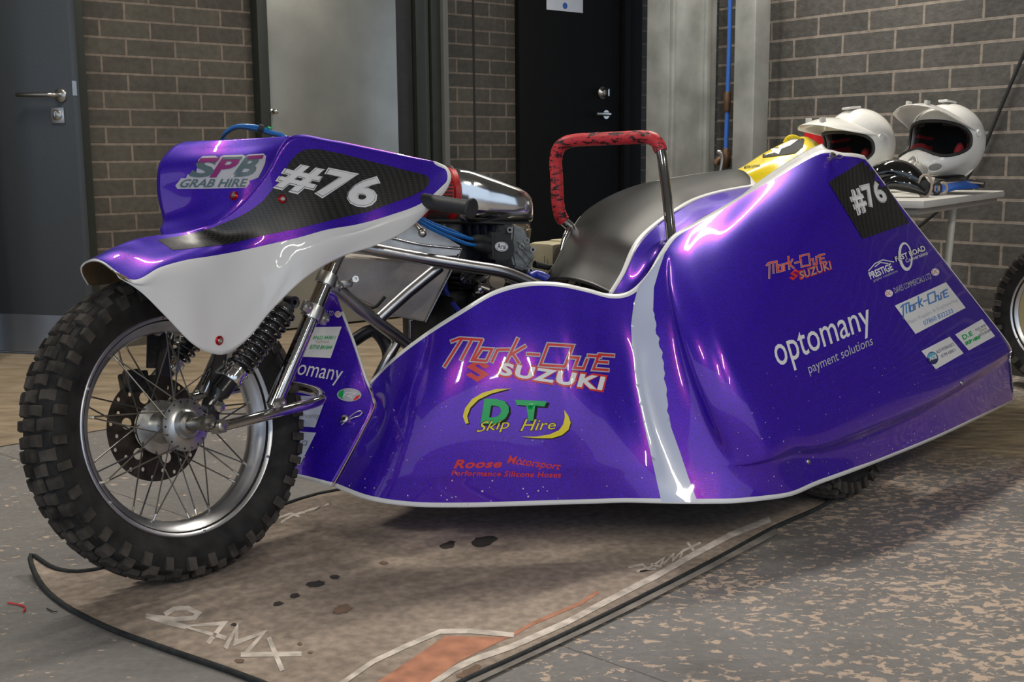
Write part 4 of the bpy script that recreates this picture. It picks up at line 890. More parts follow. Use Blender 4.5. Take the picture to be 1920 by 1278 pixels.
DB_('sponsor_sticker', [t2d('PRESTIGE', ((1632, 524), (1675, 506), (1669, 493), (1627, 511)), WHT2, 1, .03), t2d('graphic installations', ((1638, 530), (1683, 511), (1681, 505), (1636, 524)), LGREY, 1), stroke([[(1628, 508), (1640, 494), (1655, 487), (1668, 490), (1675, 491)], [(1640, 500), (1650, 492), (1664, 494)]], 1.8, WHT2, 1)], 'white graphics firm logo', 8)
DB_('sponsor_sticker', [p2d([ell(1697, 481, 13, 27, -.12), ell(1698, 480, 9, 22, -.12)], WHT2, 1), t2d('FAST ROAD', ((1679, 492), (1736, 470), (1731, 459), (1675, 482)), BLKD, 2, .05), t2d('FAST ROAD', ((1679, 491), (1735, 470), (1731, 460), (1676, 482)), WHT2, 3, .03), t2d('Conversions', ((1698, 493), (1739, 477), (1737, 470), (1696, 486)), WHT2, 2, .01)], 'white oval conversions logo', 8)
DB_('sponsor_sticker', [t2d('DAVES COMMERCIALS LTD', ((1678, 550), (1746, 522), (1743, 511), (1674, 540)), LGREY, 1, .0)]+sum([[p2d([ell(x, y, 7.5, 6.8)], WHT2, 1), t2d('DC', ((x-5, y+4), (x+5, y+2), (x+4, y-5), (x-6, y-3)), RED, 2)] for x, y in ((1666, 550), (1753, 510))], []), 'commercials lettering between two round badges', 8)
DB_('sponsor_sticker', [p2d([[(1677, 573), (1773, 529), (1810, 577), (1716, 626)]], WHT2, 1)]+mark_one((1692, 592), (85, -36), (-3, -19), 2, BLUED, 2.6, LGREY, 2)+[t2d('Plant Repairs & Engineering', ((1705, 610), (1796, 566), (1793, 558), (1700, 602)), LGREY, 2), t2d('07860 832233', ((1733, 610), (1787, 586), (1784, 578), (1729, 602)), BLUED, 2)], 'white plant repairs sticker', 10)
DB_('sponsor_sticker', [p2d([[(1727, 658), (1780, 631), (1806, 662), (1754, 692)]], WHT2, 1), p2d([ell(1748, 671, 10, 12, -.35)], NAVY, 2), p2d([ell(1746, 667, 8, 6, -.35)], mat('sky decal', (.15, .45, .6), .4), 3), t2d('ACE', ((1742, 677), (1756, 671), (1754, 664), (1740, 670)), WHT2, 4, .04), t2d('ACE HYDRAULICS', ((1756, 663), (1789, 647), (1786, 642), (1754, 657)), NAVY, 2), t2d('01795 420011', ((1765, 671), (1791, 658), (1789, 653), (1763, 665)), NAVY, 2)], 'white hydraulics sticker', 10)
DB_('sponsor_sticker', [p2d([[(1790, 627), (1841, 598), (1865, 630), (1816, 657)]], WHT2, 1), t2d('D.E', ((1806, 638), (1824, 628), (1820, 620), (1802, 629)), GREEN, 2, .03), t2d('SKIP HIRE', ((1810, 648), (1838, 634), (1836, 628), (1808, 641)), GREEN, 2, .06), t2d('01622 843811', ((1829, 621), (1850, 610), (1848, 606), (1827, 617)), NAVY, 2), t2d('TELEPHONE', ((1836, 624), (1850, 617), (1848, 613), (1834, 620)), mat('tan text', (.4, .3, .15), .5), 2), t2d('07710 841844', ((1836, 632), (1857, 621), (1855, 616), (1834, 627)), NAVY, 2)], 'white skip firm sticker', 10)
DB_('race_number', [p2d([[(1553, 342), (1622, 299), (1636, 306), (1704, 418), (1617, 448)]], CARBON, 1), t2d('#76', ((1606, 405), (1668, 380), (1646, 338), (1585, 353)), WHT2, 2, .045, 1.08), t2d('#76', ((1607.5, 402.5), (1666, 379), (1645, 341), (1588, 355)), BLKD, 3, .034, 1.09), t2d('#76', ((1608, 402), (1665.3, 378.6), (1644.7, 341.8), (1588.8, 355.6)), WHT2, 4, .025, 1.1)], 'white number on a black carbon square', 10)
for x, y in ((1515, 865), (1803, 718)): bolt(x, y, BBVH, BODY, BO, False, .009, 'panel_screw')
# quick release clip at the top corner
def clip(px, py, bvh, parent, org, k, lbl=None):
    p, n, _, _ = bvh.ray_cast(CAM, ray(px, py).normalized()); n = n if n.dot(CAM-p) > 0 else -n
    bm = bm_lathe(bmesh.new(), p, n, [(.006, -.003), (.006, .012*k), (.0085, .013*k), (.0085, .018*k), (.004, .019*k), (.003, .014*k)], 18)
    r = V((1, .2, .35)); r = (r-n*r.dot(n)).normalized(); u = n.cross(r); c = p+n*.009
    q = [c-r*.012*k+u*.001, c, c+r*.014*k+u*.004, c+r*.026*k+u*.0055, c+r*.034*k, c+r*.026*k-u*.0055, c+r*.014*k-u*.003, c+u*-.004-r*.002, c-r*.012*k-u*.006]
    bm_tube(bm, spline(q, 4), .0013, 8)
    for v in bm.verts: v.co -= org
    return link('spring_clip', bm, SATIN, parent, angle=35)
clip(1555, 300, BBVH, BODY, BO, 1.1)

# ---- small side panel ahead of the seam
sp = [[(596, 540, 2.66), (612, 543, 2.64), (628, 551, 2.625)],
      [(560, 620, 2.63), (610, 620, 2.61), (661, 635, 2.59)],
      [(530, 700, 2.60), (610, 705, 2.575), (688, 716, 2.555)],
      [(515, 760, 2.585), (610, 762, 2.55), (702, 762, 2.525)],
      [(505, 830, 2.57), (585, 836, 2.525), (662, 840, 2.49)],
      [(500, 886, 2.56), (560, 896, 2.51), (621, 911, 2.468)]]
SPN = empty('front_side_panel', BO, BIKE)
o, PBVH, PG = surf('panel_skin', [[PD(*q) for q in r] for r in sp], PAINT, None, 12, 10, .004, edges='b', ew=.009); o.parent = SPN; o.location = -BO
def trimstrip(name, pts, r, m, parent, org): o = tube(name, pts, r, m, None, 8, smoothn=4); o.parent = parent; o.location = -org; return o
def onb(bvh, x, y, lift=.001):
    p, n, _, _ = bvh.ray_cast(CAM, ray(x, y).normalized())
    return None if p is None else p+(n if n.dot(CAM-p) > 0 else -n)*lift
rb = [p[-1] for p in PG][:31]
trimstrip('white_edge_trim', [rb[i] for i in range(4, 31, 5)], .0035, WHITE, SPN, BO)
trimstrip('seam_edge', [PD(x, y, 0) if 0 else V(BG[int(t)][0])+V((0, -.003, 0)) for x, y, t in ((0, 0, 0), (0, 0, 8), (0, 0, 22), (0, 0, 36), (0, 0, 50), (0, 0, 72))], .0016, mat('bare fibreglass edge', (.42, .33, .28), .6), SPN, BO)
def DP(nm, items, lbl=None, step=12): return D(nm, PBVH, items, lbl, SPN, step, BO)
DP('sponsor_sticker', [t2d('COMMERCIALS LTD', ((560, 588), (624, 592), (627, 583), (563, 579)), LGREY, 1), p2d([ell(634, 589, 6.5, 6)], WHT2, 1), t2d('DC', ((629, 593), (638, 593), (638, 585), (629, 585)), RED, 2)], 'faint commercials lettering')
DP('sponsor_sticker', [p2d([[(560, 614), (641, 612), (620, 671), (552, 668)]], WHT2, 1), t2d('01622 843811', ((586, 636), (628, 636), (631, 629), (589, 629)), GREEN, 2, .02), t2d('TELEPHONE', ((591, 643), (617, 643), (618, 639), (592, 638)), mat('tan text', (.4, .3, .15), .5), 2), t2d('07710 841844', ((580, 654), (621, 655), (625, 647), (583, 646)), GREEN, 2, .02), p2d([[(562, 643), (576, 643), (575, 654), (562, 653)]], GREEN, 2)], 'white sticker with green telephone numbers')
DP('sponsor_sticker', [t2d('optomany', ((508, 704), (636, 724), (645, 692), (522, 672)), WHT2, 1, .0)], 'white lettering running behind the wheel')
DP('sponsor_sticker', [p2d([[(540, 740), (612, 744), (591, 801), (528, 797)]], mat('pale blue sticker', (.55, .60, .75), .4), 1), t2d('Engineering', ((553, 786), (597, 787), (600, 774), (556, 773)), GREYT, 2), t2d('832233', ((541, 795), (570, 795), (572, 786), (543, 786)), BLUED, 2)], 'pale engineering sticker')
DP('sponsor_sticker', [p2d([[(535, 806), (593, 811), (563, 871), (528, 868)]], mat('pale blue sticker', (.55, .60, .75), .4), 1), t2d('HYDRAULICS', ((526, 832), (575, 835), (579, 826), (530, 823)), NAVY, 2), t2d('420011', ((536, 848), (563, 850), (566, 841), (539, 839)), NAVY, 2)], 'pale hydraulics sticker')
DP('sponsor_sticker', [p2d([ell(655, 740, 23, 12.5, .02)], LGREY, 1), p2d([[(634, 742), (636, 734), (645, 730), (643, 748)]], GREEN, 2), p2d([[(662, 751), (668, 742), (676, 740), (672, 748)]], RED, 2), stroke([[(643, 744), (650, 736), (668, 737), (652, 742), (660, 745)]], 2, WHT2, 2)], 'small oval red white and green badge')
clip(652, 788, PBVH, SPN, BO, 1.2)

# ---- unseen pan added to cast the shadow below the body, and hidden running gear
MATT = mat('black shadow pan plastic', (.018, .018, .018), .7)
pan = [V((x, y, .15)) for x, y in ((-.36, 2.56), (0, 2.42), (.50, 2.44), (.80, 2.76), (1.36, 3.36), (1.05, 3.75), (.35, 3.25), (-.30, 2.75))]
prism('shadow_pan', pan, (0, 0, .012), MATT, BIKE, .002)
c2 = PZ(1598, 951, 0); wheel('sidecar_wheel', V((c2.x-.02, c2.y+.10, .235)), radians(47), radians(1), R=.235, w=.058, rr=.16, full=False)
wheel('rear_wheel', V((.28, 3.28, .30)), radians(46), 0, R=.30, w=.06, full=False)

# ---- seat cowl: carbon hump with white rim and purple flank
far_ = [(1017, 526, 2.80), (1043, 487, 2.86), (1066, 440, 2.95), (1092, 401, 3.05), (1135, 371, 3.15), (1190, 348, 3.25), (1245, 336, 3.35), (1310, 325, 3.45), (1368, 318, 3.5)]
near_ = [(1148, 552, 2.62), (1172, 512, 2.66), (1190, 470, 2.72), (1210, 441, 2.80), (1240, 415, 2.88), (1276, 391, 2.98), (1312, 372, 3.1), (1360, 358, 3.2), (1416, 349, 3.28)]
SEAT = empty('seat_cowl', BO, BIKE)
r0 = [PD(*q) for q in far_]; r3 = [PD(*q) for q in near_]
r1 = [a.lerp(b, .33)+V((0, 0, .016)) for a, b in zip(r0, r3)]; r2 = [a.lerp(b, .68)+V((0, 0, .014)) for a, b in zip(r0, r3)]
for k_ in (1, 2): r1[k_] += V((0, -.01, .0))
kR = PD(1410, 332, 3.40); r0.append(PD(1385, 320, 3.5)); r1.append(PD(1402, 327, 3.46)); r2.append(PD(1412, 338, 3.38)); r3.append(PD(1420, 352, 3.29))
o, _, SG = surf('seat_pad', [r0, r1, r2, r3], CARBON, None, 8, 10, .005, edges='br', ew=.013)
at_ = o.data.attributes['white'].data; nc_ = len(SG[0]); nr_ = len(SG)
for i in range(nr_):
    for j in range(nc_):
        if j >= 46: at_[i*nc_+j].value = max(at_[i*nc_+j].value, .012-min((SG[i][j]-SG[0][k]).length for k in range(max(0, j-4), min(nc_, j+5))), .022-min((SG[i][j]-SG[k][-1]).length for k in range(nr_)))
        if j < 24: at_[i*nc_+j].value = max(at_[i*nc_+j].value, .002-(SG[i][j]-SG[0][j]).length)
o.parent = SEAT; o.location = -BO
low = [(1158, 562, 2.60), (1196, 552, 2.61), (1225, 522, 2.64), (1252, 484, 2.69), (1285, 455, 2.78), (1320, 428, 2.88), (1355, 405, 2.98), (1395, 381, 3.06), (1424, 362, 3.15)]
mid = [V(PD(*a)).lerp(PD(*b), .5)+V((.0, -.012, .0)) for a, b in zip(near_, low)]
mid[2] += V((.01, -.02, .01)); mid[3] += V((.01, -.02, .01))
o, _, _ = surf('seat_flank', [[PD(*q) for q in near_], mid, [PD(*q) for q in low]], PAINT, None, 8, 10, .004); o.parent = SEAT; o.location = -BO
# inner wall closing the tub behind the white lip
tops = [c[0] for c in cols]
inn = [[p+V((.004, .012, -.002)) for p in tops[8:17]], [p+V((-.02, .06, -.10)) for p in tops[8:17]], [p+V((-.04, .12, -.26)) for p in tops[8:17]]]
o, _, _ = surf('tub_inner_skin', inn, mat('raw black fibreglass', (.02, .02, .022), .6), None, 6, 6, .003); o.parent = BODY; o.location = -BO
# white rolled lip running up the chair
lipo = spline([PD(x, y, d) for x, y, d in ((1395, 378, 2.80), (1420, 352, 2.83), (1460, 322, 2.86), (1500, 293, 2.88), (1538, 262+14, 2.90))], 6)
lr = [[PD(1390, 366, 2.86), PD(1425, 338, 2.88), PD(1470, 307, 2.90), (PD(1512, 282, 2.92)), PD(1541, 269, 2.95)],
      [PD(1400, 368, 2.82), PD(1437, 343, 2.84), PD(1480, 316, 2.85), PD(1522, 290, 2.87), PD(1553, 280, 2.91)],
      [p_ for p_ in (PD(1398, 366, 2.77), PD(1440, 340, 2.79), PD(1482, 316, 2.82), PD(1535, 285, 2.862), PD(1580, 287, 2.882))]]
o, _, _ = surf('rolled_lip', lr, WHITE, None, 8, 6, .003); o.parent = BODY; o.location = -BO

# ---- passenger grab rail: chrome tube, taped red
gr = spline([PD(*q) for q in ((1082, 440, 3.0), (1070, 426, 2.99), (1053, 408, 2.98), (1046, 380, 2.975), (1044, 335, 2.97), (1042, 300, 2.965), (1050, 275, 2.955), (1072, 264, 2.94), (1110, 261, 2.92), (1160, 259, 2.885), (1208, 257, 2.85), (1228, 263, 2.83), (1239, 283, 2.82), (1246, 330, 2.80), (1252, 380, 2.77), (1258, 440, 2.74), (1262, 470, 2.72))], 8)
RAIL = empty('grab_rail', gr[0], BIKE)
tube('rail_tube', [p-gr[0] for p in gr], .0125, CHROME, RAIL, 18)
def tape():
    m = bpy.data.materials.new('red grip tape with black smears'); m.use_nodes = True; nt = m.node_tree; p = nt.nodes['Principled BSDF']; L = nt.links.new
    tc = _n(nt, 'ShaderNodeTexCoord'); mp = _n(nt, 'ShaderNodeMapping'); mp.inputs['Rotation'].default_value = (.5, .5, .3); mp.inputs['Scale'].default_value = (1, 1, 2.4); L(tc.outputs['Object'], mp.inputs[0])
    t = _n(nt, 'ShaderNodeTexNoise'); t.inputs['Scale'].default_value = 42; t.inputs['Detail'].default_value = 7; t.inputs['Roughness'].default_value = .7; L(mp.outputs[0], t.inputs[0])
    r = _n(nt, 'ShaderNodeValToRGB'); e = r.color_ramp.elements; e[0].position = .445; e[0].color = (.02, .008, .01, 1); e[1].position = .475; e[1].color = (.62, .035, .045, 1); L(t.outputs[0], r.inputs[0]); L(r.outputs[0], p.inputs['Base Color'])
    p.inputs['Roughness'].default_value = .45; return m
n_ = len(gr); tp = gr[14:int(n_*.755)]
random.seed(5); tube('red_tape', [p-gr[0] for p in tp], [.0165+random.uniform(-.0004, .0004) for _ in tp], tape(), RAIL, 20)
bm = bm_lathe(bmesh.new(), gr[4]-gr[0], gr[5]-gr[4], [(.0125, -.008), (.0155, -.006), (.0155, .006), (.0125, .008)], 20); link('rail_collar', bm, CHROME, RAIL)

# ---- frame tubes, tank, engine
def T_(nm, q, r, m=STEEL, sm=6): return tube(nm, [PD(*p) for p in q], r, m, BIKE, 18, smoothn=sm)
T_('frame_tube', [(632, 452, 2.56), (700, 467, 2.58), (790, 484, 2.62), (880, 499, 2.66), (940, 509, 2.69), (985, 526, 2.72), (1020, 545, 2.74), (1045, 562, 2.76)], .0148)
T_('frame_tube', [(604, 515, 2.50), (650, 556, 2.54), (706, 602, 2.58), (770, 650, 2.64), (830, 700, 2.68)], .0148, sm=2)
T_('frame_tube', [(824, 500, 2.66), (765, 548, 2.62), (708, 600, 2.585)], .0140, sm=2)
T_('frame_tube', [(742, 645, 2.62), (722, 682, 2.60), (690, 745, 2.60)], .0125, sm=2)
T_('frame_tube', [(660, 640, 2.75), (700, 620, 2.76), (727, 655, 2.74), (726, 700, 2.74)], .016, DARKM)
# steering head bracket stub
bm = bm_box(bmesh.new(), PD(650, 532, 2.53), V((.012, .008, 0)), V((0, .01, 0)), V((0, 0, .008)), .003); bm_lathe(bm, PD(665, 524, 2.52), (.3, -.9, .2), [(0, -.01), (.008, -.01), (.008, .012), (.004, .012), (.004, .006), (0, .006)], 6); link('head_bracket', bm, ALU, BIKE)
def slab(nm, q, D0, th, m, slope=0.0, bev=.003, root=BIKE): return prism(nm, [PD(x, y, D0+slope*(x-q[0][0])) for x, y in q], V((-.25, .968, 0))*th, m, root, bev)
slab('fuel_tank', [(600, 478), (846, 500), (838, 520), (797, 603), (735, 592), (640, 545)], 2.72, .16, BRUSH, .0004)
slab('fuel_tank_top', [(690, 440), (750, 420), (800, 424), (866, 462), (860, 479), (800, 480), (690, 463)], 2.70, .14, ALU, .0004, .004)
wl = spline([PD(x, y, 2.69+.0004*(x-690)) for x, y in ((735, 446), (790, 458), (845, 464), (866, 466))], 22)
tube('weld_bead', wl, [.0032+.0012*(i % 2) for i in range(len(wl))], ALUP, BIKE, 8)
wl = spline([PD(x, y, 2.71+.0004*(x-600)) for x, y in ((866, 466), (848, 505), (820, 560), (798, 604))], 16)
tube('weld_bead', wl, [.0022+.001*(i % 2) for i in range(len(wl))], ALU, BIKE, 8)
tube('drain_pipe', [PD(770, 600, 2.76), PD(771, 660, 2.76)], .005, ALUP, BIKE)
wl = spline([PD(x, y, 2.66) for x, y in ((668, 560), (690, 575), (705, 574), (722, 556))], 5); tube('rubber_strip', wl, .004, BLKM, BIKE, 8)
# carburettor, cylinder head and crankcase: a cluster of castings behind the tank
ENG = empty('engine', PD(900, 520, 2.95), BIKE); EO = ENG.location.copy()
def E_(nm, bm, m, a=35):
    for v in bm.verts: v.co -= EO
    return link(nm, bm, m, ENG, angle=a)
LX, LY, LZ = V((.72, .69, 0)), V((-.69, .72, 0)), V((0, 0, 1))          # engine axes
def ebox(bm, px, py, D0, a, b, c, bev=.006, mi=0): bm_box(bm, PD(px, py, D0), LX*a, LY*b, LZ*c, bev, mi)
bm = bmesh.new(); ebox(bm, 880, 470, 3.02, .09, .09, .045, .015); ebox(bm, 905, 440, 3.0, .075, .07, .02, .012)
E_('cylinder_head', bm, mat('blue black painted casting', (.018, .024, .042), .35, .3, noise=.5, nscale=40, bump=.4))
for i in range(7):
    bm = bm_box(bmesh.new(), PD(852+i*15, 437, 2.86), LX*.004, LY*.03, LZ*.028, .002); E_('cooling_fin', bm, MATS['blue black painted casting'])
bm = bmesh.new()
for i in range(9): bm_box(bm, PD(872, 505, 3.0)-LZ*.013*i, LX*.085, LY*.085, LZ*.0035, .002)
bm_lathe(bm, PD(872, 505, 3.0), -LZ, [(0, 0), (.07, 0), (.07, .12), (0, .12)], 28); E_('finned_barrel', bm, DARKM)
bm = bmesh.new(); ebox(bm, 880, 600, 3.0, .15, .11, .09, .03); bm_lathe(bm, PD(925, 585, 2.86), -LY, [(.065, -.03), (.065, .0), (.058, .012), (.03, .016), (0, .016)], 36)
for k in range(6):
    a = k*pi/3; bm_lathe(bm, PD(925, 585, 2.86)+LX*.057*cos(a)+LZ*.057*sin(a), -LY, [(.006, 0), (.006, .014), (0, .015)], 8)
E_('crankcase', bm, DARKM)
lathe_ = lambda nm, px, py, D0, ax, prof, m, seg=28: E_(nm, bm_lathe(bmesh.new(), PD(px, py, D0), ax, prof, seg), m)
lathe_('oil_cap', 918, 555, 2.78, (.3, -.95, .3), [(0, -.02), (.026, -.02), (.026, 0), (.020, .008), (0, .010)], DARKM)
lathe_('oil_cap', 878, 520, 2.80, (.1, -.9, .5), [(0, -.02), (.020, -.02), (.020, .004), (.012, .012), (0, .012)], mat('gloss black casting', (.012, .012, .013), .15, 0, coat=1))
lathe_('oil_cap', 908, 540, 2.76, (.5, -.8, .3), [(0, -.02), (.016, -.02), (.017, .0), (.012, .006), (0, .006)], CHROME)
lathe_('starter_cover', 915, 538, 2.84, (.3, -.9, .2), [(0, -.03), (.032, -.03), (.036, .0), (.03, .012), (0, .016)], MATS['gloss black casting'])
lathe_('engine_mount', 930, 528, 2.80, (.3, -.9, .2), [(0, -.02), (.02, -.02), (.02, .01), (0, .012)], mat('tan rubber mount', (.30, .25, .18), .5))
# carburettor body
CARB = mat('grey carburettor casting', (.20, .205, .20), .42, .6, noise=.3, nscale=60, bump=.3, bscale=200)
bm = bmesh.new(); q = [(962, 420), (985, 428), (1000, 470), (1003, 485), (996, 505), (985, 508), (965, 500), (958, 470)]
vs_ = [PD(x, y, 2.80) for x, y in q]; a_ = [bm.verts.new(p) for p in vs_]; b_ = [bm.verts.new(p+LY*.07) for p in vs_]; bm.faces.new(a_); bm.faces.new(b_[::-1])
for i in range(len(q)): bm.faces.new((a_[i], b_[i], b_[(i+1) % len(q)], a_[(i+1) % len(q)]))
bmesh.ops.recalc_face_normals(bm, faces=bm.faces); bmesh.ops.bevel(bm, geom=list(bm.edges), offset=.004, segments=2, affect='EDGES')
for (x0, y0), (x1, y1) in (((968, 470), (992, 500)), ((975, 462), (996, 488)), ((985, 500), (1001, 480)), ((970, 452), (990, 470))): bm_tube(bm, [PD(x0, y0, 2.795), PD(x1, y1, 2.795)], .0022, 6)
for x, y in ((987, 451), (998, 468), (978, 461), (955, 431), (994, 507)): bm_lathe(bm, PD(x, y, 2.80), (.2, -.95, .1), [(.0035, -.015), (.0075, -.015), (.0075, .006), (.0035, .006)], 14, closed=True)
E_('carburettor', bm, CARB, 30)
lathe_('carburettor_bellmouth', 969, 432, 2.86, (.05, -.1, 1), [(0, -.02), (.034, -.02), (.036, 0), (.036, .006), (.033, .008), (.033, .016), (.028, .02), (0, .02)], mat('brass tinted ring', (.42, .36, .24), .3, .8))
lathe_('carburettor_throat', 974, 448, 2.85, (.0, -.2, 1), [(0, -.03), (.02, -.03), (.02, .03), (0, .03)], ALU)
q = [(918, 435), (940, 436), (954, 442), (963, 455), (965, 470), (960, 483), (948, 489), (920, 486)]
slab('throttle_cover', q, 2.765, .03, BLKM, 0, .002, ENG).location = -EO
o = slab('throttle_cover_rib', [(921, 437), (925, 437), (927, 484), (923, 484)], 2.757, .008, BLKM, 0, .0008, ENG); o.location = -EO
def hitp(D0): 
    return lambda x, y: (PD(x, y, D0), V((.25, -.968, 0)))
o = decal('maker_badge', None, [p2d([ell(940, 462, 12.5, 9, .1)], WHT2, 0), p2d([ell(940, 462, 11.3, 7.8, .1)], BLKD, 1), p2d([ell(940, 462, 10.7, 7.2, .1)], WHT2, 2), t2d('Arai', ((931.5, 465.5), (948, 467), (948.5, 457), (932, 456)), BLKD, 3, .008)], None, 30, .002, hitf=hitp(2.763)); o.parent = ENG; o.location = -EO
tube('cable_boot', [PD(*p)-EO for p in ((884, 447, 2.74), (894, 447, 2.745), (908, 449, 2.76), (920, 451, 2.77))], [.006, .010, .011, .011], BLKM, ENG, 14, smoothn=4)
tube('cable_boot', [PD(*p)-EO for p in ((888, 460, 2.74), (898, 460, 2.745), (910, 463, 2.76), (920, 466, 2.77))], [.006, .011, .013, .013], BLKM, ENG, 14, smoothn=4)
tube('breather_stub', [PD(*p)-EO for p in ((1002, 495, 2.84), (1026, 500, 2.86), (1040, 501, 2.88))], [.009, .008, .008], BLKM, ENG, 14, smoothn=3)
# blue cables
for q in (((770, 398, 2.60), (795, 415, 2.62), (840, 435, 2.67), (872, 445, 2.72), (888, 448, 2.74)), ((772, 404, 2.60), (800, 424, 2.62), (842, 444, 2.67), (876, 457, 2.71), (891, 459, 2.735))):
    T_('throttle_cable', q, .0042, BLUEC)
T_('throttle_cable', ((770, 392, 2.61), (800, 413, 2.63), (842, 430, 2.68), (868, 441, 2.72), (884, 447, 2.74)), .0030, BLUEC)
T_('clutch_cable', ((780, 404, 2.63), (812, 424, 2.65), (830, 431, 2.68)), .0018, SATIN)
T_('coolant_hose', ((834, 528, 2.86), (837, 548, 2.86), (848, 566, 2.84), (862, 584, 2.80)), .0065, BLUEH)
T_('coolant_hose', ((992, 519, 2.78), (1005, 514, 2.80), (1022, 520, 2.80), (1034, 533, 2.80)), .011, BLUEH)
T_('coolant_hose', ((940, 514, 2.84), (958, 523, 2.86), (975, 532, 2.86)), .006, BLUEH)
for k, (dy, dr) in enumerate(((0, 0), (4, 1), (7, -1))):
    T_('brake_hose', ((416+dr, 262, 2.52), (425+dr, 247+dy*.5, 2.51), (446, 236+dy*.5, 2.50), (480, 237+dy, 2.48), (505, 246+dy*.7, 2.47), (530, 254+dy*.4, 2.46), (548, 268, 2.46)), .0034 if k else .004, BLUEC if k < 2 else mat('dark blue sheath', (.01, .04, .12), .4))
bm = bm_lathe(bmesh.new(), PD(490, 241, 2.475), (1, 0, -.35), [(.005, -.005), (.009, -.005), (.009, .005), (.005, .005)], 12, closed=True); link('cable_tie', bm, BLKM, BIKE)
T_('cable_tie', ((500, 242, 2.47), (504, 238, 2.465), (507, 241, 2.46), (511, 237, 2.46)), .0016, mat('bright green tie', (.02, .6, .2), .4), 2)
# handlebar end, lever
ga, gb = PD(770, 372, 2.60), PD(886, 391, 2.505); d = (gb-ga).normalized(); Lg = (gb-ga).length
lathe('handlebar_grip', ga, d, [(0, 0), (.0155, 0)]+[(.0165+(.0007 if i % 2 else 0), Lg*(.03+.9*i/24)) for i in range(25)]+[(.018, Lg*.95), (.0225, Lg*.97), (.0235, Lg*.985), (.0215, Lg), (.012, Lg*1.0), (.010, Lg*.995), (0, Lg*.994)], GRIP, BIKE, 28)
T_('clutch_lever', ((770, 404, 2.56), (778, 418, 2.56), (788, 430, 2.555)), .0055, SATIN, 3)
bm = bmesh.new(); bmesh.ops.create_uvsphere(bm, u_segments=20, v_segments=14, radius=.0098); bmesh.ops.translate(bm, vec=PD(792, 437, 2.555), verts=bm.verts); link('lever_ball', bm, SATIN, BIKE)

# ---- polished air box with its red filter
def loft(nm, st, m, root, seg=40, pw=2.6, caps=True):
    bm = bmesh.new(); R_ = []
    for px, ty, by, D0, hd in st:
        a, b = PD(px, ty, D0), PD(px, by, D0); c = (a+b)/2; h = (a-b).length/2; ring = []
        for k in range(seg):
            t = 2*pi*k/seg; cx, sx = cos(t), sin(t); cx = math.copysign(abs(cx)**(2/pw), cx); sx = math.copysign(abs(sx)**(2/pw), sx)
            ring.append(bm.verts.new(c+V((.25, -.968, 0))*(cx*hd)+V((0, 0, 1))*(sx*h)))
        R_.append(ring)
    for A, B in zip(R_, R_[1:]):
        for k in range(seg): bm.faces.new((A[k], A[(k+1) % seg], B[(k+1) % seg], B[k]))
    if caps: bm.faces.new(R_[0][::-1]); bm.faces.new(R_[-1])
    bmesh.ops.recalc_face_normals(bm, faces=bm.faces); return link(nm, bm, m, root, angle=50)
ABOX = empty('air_box', PD(900, 370, 2.86), BIKE); AO = ABOX.location.copy()
for o in (loft('intake_scoop', [(846, 312, 412, 2.84, .062), (850, 311, 414, 2.84, .066), (857, 313, 417, 2.84, .067), (872, 315, 419, 2.845, .070), (880, 317, 419, 2.85, .074), (905, 326, 418, 2.87, .078), (930, 335, 417, 2.89, .080), (950, 343, 416, 2.90, .079), (966, 349, 415.5, 2.91, .077), (978, 356, 415.5, 2.915, .072), (986, 364, 415.5, 2.92, .064), (989, 372, 415.5, 2.92, .055), (990.5, 382, 415, 2.92, .040)], ALUP, None, 48, 3.2),
          loft('scoop_rim', [(839, 311, 416, 2.838, .066), (841, 309, 418, 2.838, .069), (845, 309, 418, 2.838, .069), (847, 311, 416, 2.838, .066)], BLKM, None, 40, 2.4),
          loft('intake_duct', [(800, 404, 418, 2.80, .05), (860, 404, 420, 2.86, .06), (930, 412, 421, 2.88, .06), (985, 412, 424, 2.90, .05)], BLKM, None)):
    o.parent = ABOX; o.location = -AO
ctr = (PD(820, 312, 2.83)+PD(820, 416, 2.83))/2; adir = V((.9, .42, -.05)).normalized()
prof = []
for i in range(2): prof.append((.058, -.045+i*.006))
o = lathe('air_filter', PD(812, 364, 2.80), adir, [(0, -.05), (.050, -.05), (.060, -.046), (.063, -.030), (.060, -.024)]+[(.060, .03), (.066, .034), (.067, .046), (.060, .05), (0, .05)], REDF, ABOX, 40); o.location = -AO
bm = bmesh.new(); X, Y, Z = axes(adir)
for i in range(44):
    a = 2*pi*i/44; c = PD(812, 364, 2.80)+(X*cos(a)+Y*sin(a))*.0605; bm_box(bm, c, Z*.027, (X*cos(a)+Y*sin(a))*.0028, (Y*cos(a)-X*sin(a))*.0018)
o = link('filter_pleats', bm, mat('dark pleated gauze', (.05, .03, .03), .7), ABOX); o.location = -AO
# ---- cream expansion bottle behind the engine
BT = empty('coolant_bottle', PD(1035, 490, 3.15), BIKE)
bm = bm_box(bmesh.new(), PD(1038, 497, 3.15), LX*.055, LY*.05, LZ*.065, .016); bm_box(bm, PD(1055, 462, 3.17), LX*.028, LY*.03, LZ*.02, .008); bm_box(bm, PD(1020, 500, 3.09), LX*.002, LY*.002, LZ*.03, .001)
for v in bm.verts: v.co -= BT.location
link('bottle_shell', bm, CREAM, BT, angle=40)
T_('silver_bracket', ((1052, 470, 2.95), (1060, 440, 2.96), (1068, 428, 2.97)), .006, CHROME, 3)

